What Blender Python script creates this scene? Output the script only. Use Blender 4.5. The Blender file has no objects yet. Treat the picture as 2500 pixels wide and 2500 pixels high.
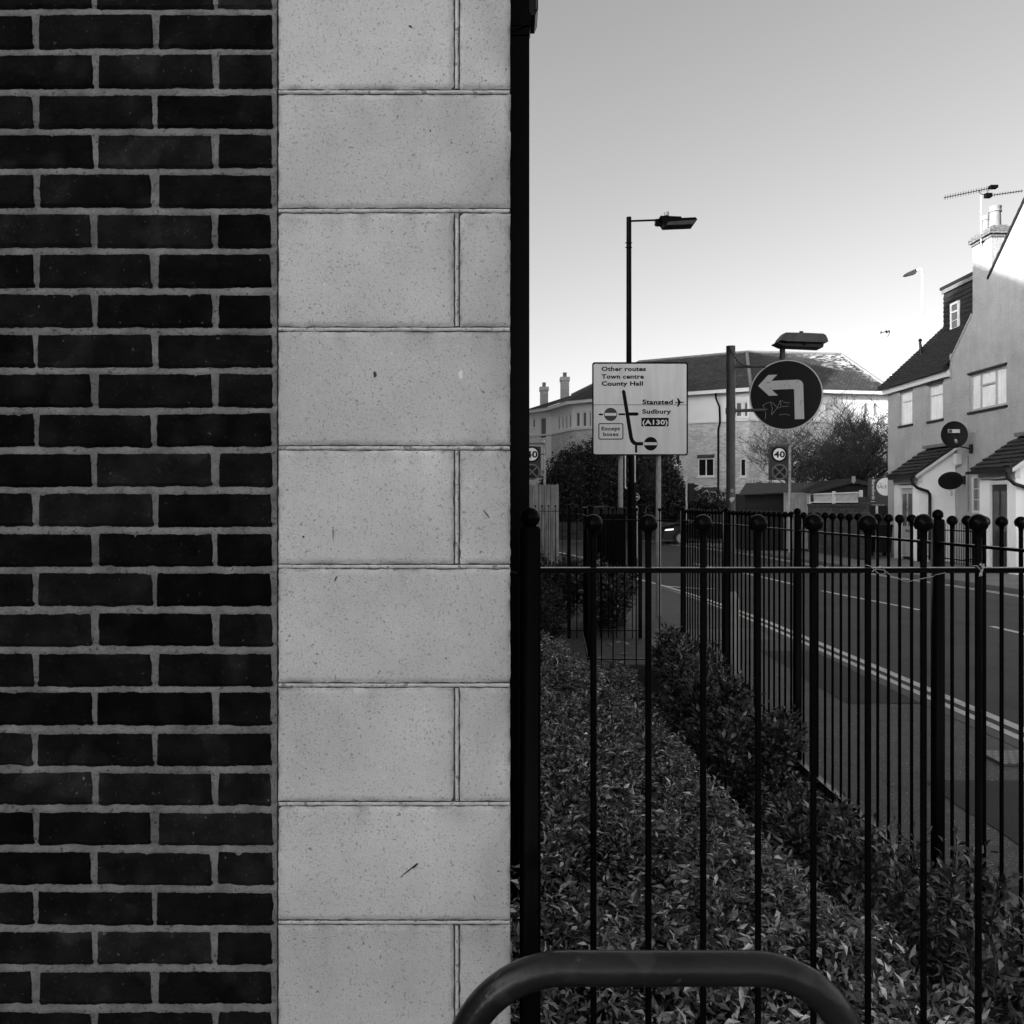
import bpy, math, random
import numpy as np
from mathutils import Vector, Matrix, noise
rnd = random.Random(7)
nrg = np.random.default_rng(11)
scene = bpy.context.scene
C = scene.collection
PI = math.pi
F = 2140.0; PX, PY = 1240.0, 1233.0; CH = 1.70     # focal length and vanishing point measured on the photograph

# ------------------------------------------------------------------ camera, sky, sun, exposure
cam_d = bpy.data.cameras.new('camera'); cam = bpy.data.objects.new('camera', cam_d); C.objects.link(cam)
cam.location = (0, 0, CH); cam.rotation_euler = (PI/2, 0, 0)
cam_d.sensor_width = 36; cam_d.lens = 36*F/2500
cam_d.shift_x = (1250-PX)/2500; cam_d.shift_y = (PY-1250)/2500
cam_d.clip_start = 0.05; cam_d.clip_end = 2000
scene.camera = cam
scene.render.resolution_x = 1024; scene.render.resolution_y = 1024

SUN_EL = math.radians(14); SUN_H = Vector((-0.87, -0.49, 0)).normalized()
w = bpy.data.worlds.new('World'); scene.world = w; w.use_nodes = True
nt = w.node_tree; nt.nodes.clear()
sky = nt.nodes.new('ShaderNodeTexSky'); sky.sky_type = 'NISHITA'; sky.sun_disc = False
sky.sun_elevation = SUN_EL; sky.sun_rotation = math.atan2(SUN_H.x, SUN_H.y)
sky.air_density = 1.0; sky.dust_density = 2.9; sky.ozone_density = 2.0
dot = nt.nodes.new('ShaderNodeVectorMath'); dot.operation = 'DOT_PRODUCT'; dot.inputs[1].default_value = (1.0, 0.03, 0.0)
bg = nt.nodes.new('ShaderNodeBackground'); bg.inputs['Strength'].default_value = 0.15
wo = nt.nodes.new('ShaderNodeOutputWorld')
nt.links.new(sky.outputs[0], dot.inputs[0]); nt.links.new(dot.outputs['Value'], bg.inputs['Color']); nt.links.new(bg.outputs[0], wo.inputs[0])
sl = bpy.data.lights.new('sun', 'SUN'); sl.energy = 4.0; sl.angle = math.radians(0.6); sl.color = (1, 1, 1)
so = bpy.data.objects.new('sun', sl); C.objects.link(so)
so.rotation_euler = Vector((SUN_H.x*math.cos(SUN_EL), SUN_H.y*math.cos(SUN_EL), math.sin(SUN_EL))).to_track_quat('Z', 'Y').to_euler()
scene.view_settings.view_transform = 'Standard'; scene.view_settings.look = 'None'
scene.view_settings.exposure = 1.66; scene.view_settings.gamma = 1; scene.view_settings.use_curve_mapping = False

# ------------------------------------------------------------------ helpers
def P(px, py, Y): return Vector(((px-PX)*Y/F, Y, CH+(PY-py)*Y/F))
def XP(px, Y): return (px-PX)*Y/F
def ZP(py, Y): return CH+(PY-py)*Y/F
def G(px, py, h=0.0):
    Y = (CH-h)*F/(py-PY); return Vector(((px-PX)*Y/F, Y, h))
WL = {}
def tag(o, label=None, cat=None, group=None, kind=None):
    if label: o['label'] = label
    if cat: o['category'] = cat
    if group: o['group'] = group
    if kind: o['kind'] = kind
    return o
def empty(name, loc, label, cat, group=None):
    o = bpy.data.objects.new(name, None); C.objects.link(o); o.location = loc; o.empty_display_size = 0.1
    WL[o] = Vector(loc); return tag(o, label, cat, group)
class MB:
    def __init__(s): s.v = []; s.f = []
    def add(s, vs, fs):
        n = len(s.v); s.v.extend([tuple(a) for a in vs]); s.f.extend([tuple(n+i for i in f) for f in fs]); return s
    def box(s, x0, x1, y0, y1, z0, z1):
        return s.add([(x0,y0,z0),(x1,y0,z0),(x1,y1,z0),(x0,y1,z0),(x0,y0,z1),(x1,y0,z1),(x1,y1,z1),(x0,y1,z1)],
                     [(0,3,2,1),(4,5,6,7),(0,1,5,4),(1,2,6,5),(2,3,7,6),(3,0,4,7)])
    def obox(s, O, U, V, W):   # corner + three edge vectors
        O, U, V, W = map(Vector, (O, U, V, W))
        if U.cross(V).dot(W) < 0: U, V = V, U
        return s.add([O, O+U, O+U+V, O+V, O+W, O+U+W, O+U+V+W, O+V+W], [(0,3,2,1),(4,5,6,7),(0,1,5,4),(1,2,6,5),(2,3,7,6),(3,0,4,7)])
    def prism(s, pts, D):      # planar polygon extruded along D
        pts = [Vector(p) for p in pts]; D = Vector(D); n = len(pts)
        nn = Vector((0,0,0))
        for i in range(n): nn += pts[i].cross(pts[(i+1) % n])
        if nn.dot(D) > 0: pts = pts[::-1]
        return s.add(pts+[p+D for p in pts], [tuple(range(n)), tuple(range(2*n-1, n-1, -1))]+[(i, i+n, (i+1) % n+n, (i+1) % n) for i in range(n)])
    def tube(s, path, r, n=8, cap=True):
        path = [Vector(p) for p in path]; m = len(path)
        rs = r if isinstance(r, (list, tuple)) else [r]*m
        base = len(s.v); up = None
        for i, p in enumerate(path):
            t = (path[min(i+1, m-1)]-path[max(i-1, 0)]).normalized()
            if up is None: up = Vector((0,0,1)) if abs(t.z) < .9 else Vector((0,1,0))
            a = t.cross(up)
            if a.length < 1e-4: up = Vector((1,0,0)); a = t.cross(up)
            a.normalize(); b = t.cross(a).normalized(); up = -b if False else up
            for k in range(n):
                q = 2*PI*k/n; s.v.append(tuple(p+a*math.cos(q)*rs[i]+b*math.sin(q)*rs[i]))
        for i in range(m-1):
            for k in range(n):
                k2 = (k+1) % n; s.f.append((base+i*n+k, base+(i+1)*n+k, base+(i+1)*n+k2, base+i*n+k2))
        if cap: s.f.append(tuple(base+k for k in range(n))); s.f.append(tuple(base+(m-1)*n+k for k in range(n-1, -1, -1)))
        return s
    def lathe(s, prof, c=(0,0,0), n=16):  # profile (r,z) about a vertical axis
        base = len(s.v); c = Vector(c)
        for r, z in prof:
            for k in range(n):
                q = 2*PI*k/n; s.v.append((c.x+r*math.cos(q), c.y+r*math.sin(q), c.z+z))
        for i in range(len(prof)-1):
            for k in range(n):
                k2 = (k+1) % n; s.f.append((base+i*n+k, base+i*n+k2, base+(i+1)*n+k2, base+(i+1)*n+k))
        s.f.append(tuple(base+k for k in range(n-1, -1, -1))); s.f.append(tuple(base+(len(prof)-1)*n+k for k in range(n)))
        return s
    def ball(s, c, r, n=16, m=10, sz=1.0):
        return s.lathe([(max(r*math.sin(PI*i/m), r*.02), -r*sz*math.cos(PI*i/m)) for i in range(m+1)], c, n)
    def xf(s, M): s.v = [tuple(M @ Vector(v)) for v in s.v]; return s
    def build(s, name, mat, parent=None, loc=None, smooth=False, tone=None):
        me = bpy.data.meshes.new(name); o = bpy.data.objects.new(name, me); C.objects.link(o)
        off = Vector((0,0,0))
        if parent is not None: off = WL[parent]; o.parent = parent
        elif loc is not None: off = Vector(loc); o.location = off
        WL[o] = off
        me.from_pydata([(a-off.x, b-off.y, c-off.z) for a, b, c in s.v], [], s.f)
        if mat: me.materials.append(mat)
        if tone is not None: me.attributes.new('tone', 'FLOAT', 'POINT').data.foreach_set('value', np.array(tone, dtype=np.float32))
        uv = me.uv_layers.new(name='UV')
        zz = Vector((0,0,1))
        for p in me.polygons:
            nn = p.normal
            t = zz.cross(nn)
            t = t.normalized() if t.length > .05 else Vector((1,0,0))
            b = nn.cross(t)
            for li in p.loop_indices:
                q = me.vertices[me.loops[li].vertex_index].co+off
                uv.data[li].uv = (q.dot(t), q.dot(b))
        if smooth: 
            me.polygons.foreach_set('use_smooth', [True]*len(me.polygons))
            try: me.set_sharp_from_angle(angle=math.radians(40))
            except Exception: pass
        me.update(); return o

def mat(name, c, rough=0.7, var=0.15, scale=6.0, bump=0.0, bscale=40.0, spec=0.4, metal=0.0, specks=None, uvtex=None, streak=0.0, coat=0.0, tone=False):
    m = bpy.data.materials.new(name); m.use_nodes = True; n = m.node_tree.nodes; L = m.node_tree.links
    b = n['Principled BSDF']; b.inputs['Roughness'].default_value = rough; b.inputs['Specular IOR Level'].default_value = spec
    b.inputs['Metallic'].default_value = metal; b.inputs['Coat Weight'].default_value = coat
    tc = n.new('ShaderNodeTexCoord')
    nz = n.new('ShaderNodeTexNoise'); nz.inputs['Scale'].default_value = scale; nz.inputs['Detail'].default_value = 6; nz.inputs['Roughness'].default_value = .65
    L.new(tc.outputs['Object'], nz.inputs['Vector'])
    mr = n.new('ShaderNodeMapRange'); mr.inputs['From Min'].default_value = .3; mr.inputs['From Max'].default_value = .7
    mr.inputs['To Min'].default_value = 1-var; mr.inputs['To Max'].default_value = 1+var
    L.new(nz.outputs['Fac'], mr.inputs['Value']); val = mr.outputs[0]
    def mul(a, k):
        q = n.new('ShaderNodeMath'); q.operation = 'MULTIPLY'; L.new(a, q.inputs[0])
        if isinstance(k, float): q.inputs[1].default_value = k
        else: L.new(k, q.inputs[1])
        return q.outputs[0]
    col = mul(val, float(c))
    if streak:
        mp = n.new('ShaderNodeMapping'); mp.inputs['Scale'].default_value = (9, 9, .8); L.new(tc.outputs['Object'], mp.inputs[0])
        n2 = n.new('ShaderNodeTexNoise'); n2.inputs['Scale'].default_value = 1.3; n2.inputs['Detail'].default_value = 5; L.new(mp.outputs[0], n2.inputs['Vector'])
        m2 = n.new('ShaderNodeMapRange'); m2.inputs['From Min'].default_value = .35; m2.inputs['From Max'].default_value = .65
        m2.inputs['To Min'].default_value = 1-streak; m2.inputs['To Max'].default_value = 1.05
        L.new(n2.outputs['Fac'], m2.inputs['Value']); col = mul(col, m2.outputs[0])
    h = None
    if tone:        # per-leaf / per-board tone stored on the mesh
        at = n.new('ShaderNodeAttribute'); at.attribute_name = 'tone'; col = mul(col, at.outputs['Fac'])
    if specks:      # (scale, threshold, factor): small flecks of another tone
        for (sc, th, fac) in specks:
            vo = n.new('ShaderNodeTexNoise'); vo.inputs['Scale'].default_value = sc; vo.inputs['Detail'].default_value = 2; L.new(tc.outputs['Object'], vo.inputs['Vector'])
            m3 = n.new('ShaderNodeMapRange'); m3.inputs['From Min'].default_value = th; m3.inputs['From Max'].default_value = th+.05
            m3.inputs['To Min'].default_value = 1; m3.inputs['To Max'].default_value = fac
            L.new(vo.outputs['Fac'], m3.inputs['Value']); col = mul(col, m3.outputs[0])
    if uvtex:       # brick: (w, h, mortar factor, mortar size, offset, tone variation)
        bw, bh, mf, ms, offs, tv = uvtex
        br = n.new('ShaderNodeTexBrick'); L.new(tc.outputs['UV'], br.inputs['Vector'])
        br.inputs['Scale'].default_value = 1; br.inputs['Brick Width'].default_value = bw; br.inputs['Row Height'].default_value = bh
        br.inputs['Mortar Size'].default_value = ms; br.inputs['Mortar Smooth'].default_value = .3; br.offset = offs
        br.inputs['Color1'].default_value = (1+tv,)*3+(1,); br.inputs['Color2'].default_value = (1-tv,)*3+(1,); br.inputs['Mortar'].default_value = (mf,)*3+(1,)
        col = mul(col, br.outputs['Color']); h = br.outputs['Fac']
    L.new(col, b.inputs['Base Color'])
    if bump or h:
        bp = n.new('ShaderNodeBump'); bp.inputs['Strength'].default_value = min(1, bump) if bump else .5; bp.inputs['Distance'].default_value = .004 if not h else .006
        if name == 'roughcast_render': bp.inputs['Distance'].default_value = .03
        nb = n.new('ShaderNodeTexNoise'); nb.inputs['Scale'].default_value = bscale; nb.inputs['Detail'].default_value = 5; L.new(tc.outputs['Object'], nb.inputs['Vector'])
        hh = nb.outputs['Fac']
        if h:
            sb = n.new('ShaderNodeMath'); sb.operation = 'SUBTRACT'; L.new(hh, sb.inputs[0]); L.new(h, sb.inputs[1]); hh = sb.outputs[0]
        L.new(hh, bp.inputs['Height']); L.new(bp.outputs[0], b.inputs['Normal'])
    return m
M = {}
M['blackmetal'] = mat('black_painted_metal', .0035, .22, .25, 14, .06, 60, .05)
M['hoopmetal'] = mat('scuffed_black_metal', .016, .28, .35, 9, .25, 70, .35, specks=[(45, .70, 6.0), (12, .60, 1.8)])
M['worn_sky_sheen'] = mat('worn_paint_with_sky_sheen', .16, .30, .5, 12, .3, 60, .5, specks=[(35, .56, .45)])  # worn rail paint, its pale tone also painting the sky highlight
M['galv'] = mat('galvanised_steel', .40, .5, .2, 9, .1, 60, .5, metal=.3, streak=.15)
M['galvdark'] = mat('dark_grey_steel', .15, .5, .25, 9, .1, 60, .5, metal=.3, streak=.25)
M['darkgrey'] = mat('dark_grey_paint', .035, .5, .2, 9, .1, 60, .4)
M['white'] = mat('white_paint', .72, .5, .05, 4, .1, 30, .4)
M['signwhite'] = mat('sign_white_sheeting', .85, .4, .04, 2.2, 0, 30, .4, streak=.06)
M['signblack'] = mat('sign_black', .008, .6, .1, 5, spec=.1)
M['signdark'] = mat('sign_dark_disc', .020, .4, .25, 6, 0, 30, .12, streak=.2)
M['signred'] = mat('sign_mid_dark', .05, .4, .1, 5)
M['scratch'] = mat('pale_scratch', .35, .6, .2, 30)
M['stone'] = mat('cast_stone', .67, .85, .13, 4, .5, 300, .2, specks=[(120, .70, .42), (200, .64, .64), (270, .60, .78), (240, .68, 1.3)], tone=True)
M['stonejoint'] = mat('stone_joint_mortar', .60, .9, .25, 30, .6, 120, .2, specks=[(60, .60, .45), (140, .62, .6)])
M['brick'] = mat('dark_facing_brick', .0085, .95, .5, 14, .8, 120, .03, specks=[(110, .72, 7.0), (160, .66, 2.2), (8, .58, 1.8)], tone=True)
M['mortar'] = mat('grey_mortar', .21, .95, .45, 16, 1.0, 150, .1, specks=[(120, .64, .5), (240, .60, .72)])
M['tarmac'] = mat('road_tarmac', .044, .7, .35, .7, .8, 90, .35, specks=[(90, .62, 2.2), (2.5, .57, .8), (50, .62, .6)])
M['pave'] = mat('footway_tarmac', .030, .6, .45, 1.6, 1.0, 60, .6, specks=[(60, .62, 8.0), (100, .62, 6.0), (5, .56, .65), (30, .60, .5)])
M['pavelight'] = mat('footway_concrete', .15, .75, .25, 1.5, .6, 90, .4, specks=[(60, .66, 2.0)])
M['kerb'] = mat('kerb_concrete', .10, .7, .2, 5, .5, 80, .4)
M['linepaint'] = mat('road_line_paint', .62, .6, .18, 7, .3, 80, .4, specks=[(22, .66, .5)])
M['sett'] = mat('block_paving', .075, .7, .2, 5, .4, 60, .4, uvtex=(.2, .1, .4, .006, .5, .15))
M['soil'] = mat('dark_soil', .012, .95, .3, 9, 1, 40, .2)
M['leaf'] = mat('small_glossy_leaf', .21, .25, .5, 60, 0, 60, .45, tone=True)
M['leafbig'] = mat('broad_glossy_leaf', .095, .28, .5, 40, 0, 60, .4, tone=True)
M['leafdark'] = mat('dark_hedge_leaf', .032, .5, .5, 2.5, 0, 60, .35, tone=True)
M['twig'] = mat('twig_bark', .035, .8, .3, 30, .3, 60, .3)
M['bark'] = mat('dark_bark', .04, .85, .3, 10, .6, 40, .3)
M['wood'] = mat('weathered_timber', .40, .8, .3, 3, .4, 50, .3, streak=.4)
M['boardwood'] = mat('weathered_boards', .40, .8, .25, 3, .4, 50, .3, streak=.45, tone=True)
M['darkwood'] = mat('dark_timber', .02, .7, .3, 8, .4, 50, .3)
M['lightbrick'] = mat('pale_brick', .52, .85, .18, 1.2, .3, 60, .25, uvtex=(.225, .075, 1.15, .012, .5, .26))
M['darkbrickwall'] = mat('dark_garden_brick', .060, .85, .3, 3, .4, 60, .25, uvtex=(.225, .075, .6, .010, .5, .3))
M['render'] = mat('roughcast_render', .35, .9, .12, 1.3, 1.0, 30, .2, streak=.03, specks=[(22, .58, .84), (14, .63, .9)])
M['renderwhite'] = mat('smooth_white_render', .85, .85, .06, 1.2, .2, 40, .25)
M['whiterender'] = mat('apartment_white_render', .80, .85, .04, .6, .2, 30, .25)
M['rooftile'] = mat('clay_roof_tile', .022, .75, .45, 7, .5, 40, .3, specks=[(9, .60, 1.9)])
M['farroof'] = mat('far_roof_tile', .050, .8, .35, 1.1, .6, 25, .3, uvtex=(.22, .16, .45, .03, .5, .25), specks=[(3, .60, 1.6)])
def roof_sun_patch(m):      # sunlight painted as pale speckle on the upper right slope of the far roof
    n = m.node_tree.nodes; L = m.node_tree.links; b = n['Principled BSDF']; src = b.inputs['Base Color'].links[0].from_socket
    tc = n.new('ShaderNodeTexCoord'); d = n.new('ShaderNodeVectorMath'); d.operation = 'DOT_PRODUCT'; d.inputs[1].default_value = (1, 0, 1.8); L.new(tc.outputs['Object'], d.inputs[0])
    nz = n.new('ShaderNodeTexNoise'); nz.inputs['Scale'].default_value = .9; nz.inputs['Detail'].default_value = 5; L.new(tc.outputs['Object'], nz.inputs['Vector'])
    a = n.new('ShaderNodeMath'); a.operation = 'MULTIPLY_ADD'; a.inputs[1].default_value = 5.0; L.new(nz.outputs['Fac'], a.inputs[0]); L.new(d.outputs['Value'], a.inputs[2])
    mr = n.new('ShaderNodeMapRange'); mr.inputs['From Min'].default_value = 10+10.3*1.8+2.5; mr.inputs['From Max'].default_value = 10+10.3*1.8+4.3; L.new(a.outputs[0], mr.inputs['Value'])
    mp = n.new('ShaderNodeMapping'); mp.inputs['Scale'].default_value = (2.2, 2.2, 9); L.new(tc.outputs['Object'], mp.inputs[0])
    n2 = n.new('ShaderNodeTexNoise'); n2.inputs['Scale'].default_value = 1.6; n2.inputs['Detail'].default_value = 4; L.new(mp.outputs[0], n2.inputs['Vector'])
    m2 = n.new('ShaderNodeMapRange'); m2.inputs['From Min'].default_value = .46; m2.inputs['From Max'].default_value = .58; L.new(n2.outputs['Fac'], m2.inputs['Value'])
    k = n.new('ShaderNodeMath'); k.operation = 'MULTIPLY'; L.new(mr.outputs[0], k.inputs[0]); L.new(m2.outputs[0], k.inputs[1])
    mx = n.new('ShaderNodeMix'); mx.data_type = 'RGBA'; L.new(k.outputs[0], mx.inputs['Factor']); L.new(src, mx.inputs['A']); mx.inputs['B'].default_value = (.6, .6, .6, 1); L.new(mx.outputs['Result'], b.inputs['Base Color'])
roof_sun_patch(M['farroof'])
M['tilehung'] = mat('dark_tile_hanging', .012, .7, .3, 7, .5, 40, .3)
M['paneblack'] = mat('dark_window_glass', .012, .08, .1, 3, 0, 10, .6)
M['panecurtain'] = mat('curtained_window_glass', .80, .12, .12, 2.5, 0, 10, .6, streak=.12)
M['panemid'] = mat('shaded_window_glass', .12, .08, .3, 3, 0, 10, .6)
M['upvc'] = mat('white_window_plastic', .60, .4, .05, 5)
M['frame_grey'] = mat('greyed_window_frame', .36, .5, .08, 5)
M['doorgrey'] = mat('grey_door_paint', .42, .5, .08, 5)
M['doordark'] = mat('dark_door_paint', .035, .4, .15, 5)
M['lead'] = mat('lead_flashing', .13, .6, .2, 8)
M['pot'] = mat('chimney_pot_clay', .20, .8, .2, 8)
M['chimbrick'] = mat('chimney_brick', .09, .85, .5, 9, .5, 60, .2, uvtex=(.225, .075, 2.2, .01, .5, .4))
M['boardgrey'] = mat('sale_board_dark', .06, .5, .08, 5)
M['plastic'] = mat('black_plastic', .008, .45, .2, 9)
M['carpaint'] = mat('dark_car_paint', .012, .18, .1, 3, 0, 10, .6, coat=.6)
M['chrome'] = mat('bright_metal', .6, .2, .05, 5, metal=1)
M['string'] = mat('pale_twine', .36, .8, .2, 50)
M['litter'] = mat('pale_dead_leaf', .30, .8, .3, 20)

# ------------------------------------------------------------------ ground, pavement, road (setting)
def sheet(name, pts, m, z):
    return tag(MB().add([(x, y, z) for x, y in pts], [tuple(range(len(pts)))]).build(name, m), kind='structure')
sheet('ground', [(-300,-60),(300,-60),(300,500),(-300,500)], M['soil'], -0.13)
def spline(pts, n=8):
    out = []
    for i in range(len(pts)-1):
        p0 = pts[max(i-1,0)]; p1 = pts[i]; p2 = pts[i+1]; p3 = pts[min(i+2, len(pts)-1)]
        for k in range(n):
            t = k/n
            out.append(tuple(.5*((2*b)+(-a+c)*t+(2*a-5*b+4*c-d)*t*t+(-a+3*b-3*c+d)*t**3) for a, b, c, d in zip(p0,p1,p2,p3)))
    out.append(tuple(pts[-1])); return out
near_line = spline([(4.3,-8),(4.22,0),(4.13,6.5),(4.06,11),(3.9,15.2),(3.35,20.2),(2.2,25),(.2,29.5),(-3,33),(-8,35)])     # outer yellow line beside the near kerb
far_line = spline([(11.2,-8),(10.6,6),(10.05,17.2),(9.45,22.6),(9.1,26.1),(8.75,31),(8.2,36),(7.2,40.2)])
centre = spline([(8.0,-8),(7.6,2),(7.2,12.3),(7.05,15),(6.6,18.3),(6.2,23.4),(5.4,29)])
def offs(line, d):
    out = []
    for i, p in enumerate(line):
        a = line[max(i-1,0)]; b = line[min(i+1, len(line)-1)]
        tx, ty = b[0]-a[0], b[1]-a[1]; l = math.hypot(tx, ty); out.append((p[0]+ty/l*d, p[1]-tx/l*d))
    return out
def ribbon(mb, line, d0, d1, z0, z1=None):
    z1 = z0 if z1 is None else z1
    a = offs(line, d0); b = offs(line, d1)
    n = len(line)
    mb.add([(x,y,z0) for x,y in a]+[(x,y,z1) for x,y in b], [(i, n+i, n+i+1, i+1) for i in range(n-1)] if d1 > d0 else [(i, i+1, n+i+1, n+i) for i in range(n-1)])
    return mb
RZ = -0.10
rk = offs(near_line, -0.45); fk = offs(far_line, 0.27)
road = MB().add([(-60,-10,RZ),(60,-10,RZ),(60,43.0,RZ),(-60,43.0,RZ)], [(0,1,2,3)]).build('road', M['tarmac']); tag(road, kind='structure')
# near footway: slab with real kerb edge
mb = MB(); n = len(rk)
left = [(-60, y) for x, y in rk]
for i in range(n-1):
    mb.add([(-9 if i > n-9 else -4, rk[i][1], 0), (rk[i][0]-.125, rk[i][1], 0), (rk[i+1][0]-.125, rk[i+1][1], 0), (-9 if i > n-9 else -4, rk[i+1][1], 0)], [(0,1,2,3)])
tag(mb.build('pavement', M['pave']), kind='structure')
mb = MB(); ribbon(mb, rk, -.125, 0, .003); ribbon(mb, rk, 0, .012, .003, RZ)
tag(mb.build('kerb', M['kerb']), kind='structure')
# far footway and its kerb
mb = MB(); n = len(fk)
for i in range(n-1):
    mb.add([(fk[i][0]+.125, fk[i][1], 0), (19, fk[i][1], 0), (19, fk[i+1][1], 0), (fk[i+1][0]+.125, fk[i+1][1], 0)], [(0,1,2,3)])
mb.add([(7.3,40.4,0),(40,40.4,0),(40,43,0),(7.3,43,0)], [(0,1,2,3)])
tag(mb.build('far_pavement', M['pavelight']), kind='structure')
mb = MB(); ribbon(mb, fk, -.002, .125, .003); ribbon(mb, fk, -.012, -.002, RZ, .003)
tag(mb.build('far_kerb', M['kerb']), kind='structure')
tag(MB().box(-30, 60, 42.0, 42.12, -.1, .02).build('back_kerb', M['kerb']), kind='structure')
# markings
mb = MB()
ribbon(mb, near_line, -.22, -.135, RZ+.004); ribbon(mb, near_line, -.05, .05, RZ+.004)
ribbon(mb, far_line, -.05, .02, RZ+.004); ribbon(mb, far_line, .10, .16, RZ+.004)
def cut(line, a, b): return [p for p in line if a <= p[1] <= b]
for a, b in [(-6,-2),(0,4),(6,10.4),(11.4,13.0),(15.0,18.4),(19.6,23.9),(24.6,27)]:
    seg = [p for p in spline(centre, 6) if a <= p[1] <= b]
    if len(seg) > 2: ribbon(mb, seg, -.05, .05, RZ+.004)
s1 = spline([(1.6,35.0),(2.7,29.5),(3.6,25.5),(4.9,24.4)]); ribbon(mb, s1, -.06, .06, RZ+.005)
s2 = spline([(3.4,19.6),(4.3,18.9),(5.3,19.3)]); ribbon(mb, [p for p in s2][:10], .0, .14, RZ+.005)
tag(mb.build('road_markings', M['linepaint']), kind='structure')
# brick-paved patch beyond the back railing
tag(MB().add([(.6,9.3,.006),(1.78,9.3,.006),(1.70,11.0,.006),(.6,11.0,.006)], [(0,1,2,3)]).build('block_paving', M['sett']), kind='structure')
tag(MB().box(1.72,1.80,9.3,11,0,.03).build('paving_edge', M['pavelight']), kind='structure')
# planting bed soil, edging
tag(MB().box(.02, 1.80, 1.3, 9.0, .0, .05).build('planting_bed', M['soil']), kind='structure')
tag(MB().box(1.87, 1.93, 2.0, 9.1, .0, .035).build('bed_edging', M['pavelight']), kind='structure')
# trench patches in the footway
def patch(x0, x1, y0, y1, m, z, sk=0.0):
    pts = []
    for (a, b, c, d) in ((x0,y0,x1,y0),(x1,y0,x1,y1),(x1,y1,x0,y1),(x0,y1,x0,y0)):
        for k in range(8): t = k/8; pts.append((a+(c-a)*t+rnd.uniform(-.012,.012)+sk*((b+(d-b)*t)-y0), b+(d-b)*t+rnd.uniform(-.012,.012)))
    sheet('tarmac_patch', pts, m, z)
M['patchdark'] = mat('newer_tarmac', .028, .75, .3, 2, .9, 70, .4, specks=[(60, .66, 3.0)])
patch(2.55, 3.50, 4.3, 5.4, M['patchdark'], .004); patch(2.9, 3.53, 7.5, 10.2, M['patchdark'], .004, .01); patch(1.95, 2.5, 3.1, 3.9, M['patchdark'], .004)
patch(2.0, 3.4, 11.0, 12.0, M['pavelight'], .004)
mb = MB().box(3.22,3.72,5.72,6.02,-.05,.018)
mc = mb.build('manhole_cover', mat('cover_metal', .26, .5, .2, 9, .5, 60, .5, uvtex=(.05,.05,.4,.012,.5,.1)), loc=(3.47,5.87,0)); tag(mc, 'small pale rectangular inspection cover with raised grid in the near footway', 'manhole cover')

# ------------------------------------------------------------------ the brick and stone building in the foreground
YW = F/1300
def wx(d): return (d*1.29400-PX)/1300
def wz(d): return CH+(PY-d*1.29400)/1300
bld = empty('brick_building', (-3, YW+1, 0), 'dark brick building with pale stone quoins filling the left half, its corner beside the railing', 'building')
mb = MB()      # body behind the visible skin; it reaches back along the street
mb.box(-14, -0.012, YW+.03, 7.2, 0, 7.0)
mb.box(-14, -2.6, YW-.003, YW+.03, 0, 7.0)
mb.box(-2.6, -0.012, YW-.002, YW+.0301, 4.2, 7.001)
mb.box(-14, -7.5, -9, YW-.003, 0, 6.3)  # unseen wing added to keep the sun off the brick front
mb.build('wall', M['darkbrickwall'], bld)
MB().prism([(-14,YW-.2,7.0),(-14,7.5,7.0),(-14,4.6,8.8)], (14.1,0,0)).build('roof', M['rooftile'], bld)
# tall unseen block added behind the corner to keep sun off the street
tb_ = empty('unseen_shade_block', (-15, 18, 0), 'tall unseen brick block added behind the foreground building to shade the street', 'building')
MB().box(-20, -10, 7.3, 34.5, 0, 8.2).build('wall', M['darkbrickwall'], tb_)
MB().prism([(-20,7.2,8.19),(-20,7.2,13.1),(-20,14.6,16.6),(-20,17.6,15.4),(-20,19.4,12.8),(-20,23.0,11.4),(-20,25.2,8.19)], (10.02,0,0)).build('shade_gable', M['rooftile'], tb_)  # profile shaped to throw the sloping shadow edge on the rendered house
def fn(x, y, z): return noise.noise(Vector((x, y, z)))
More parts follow.
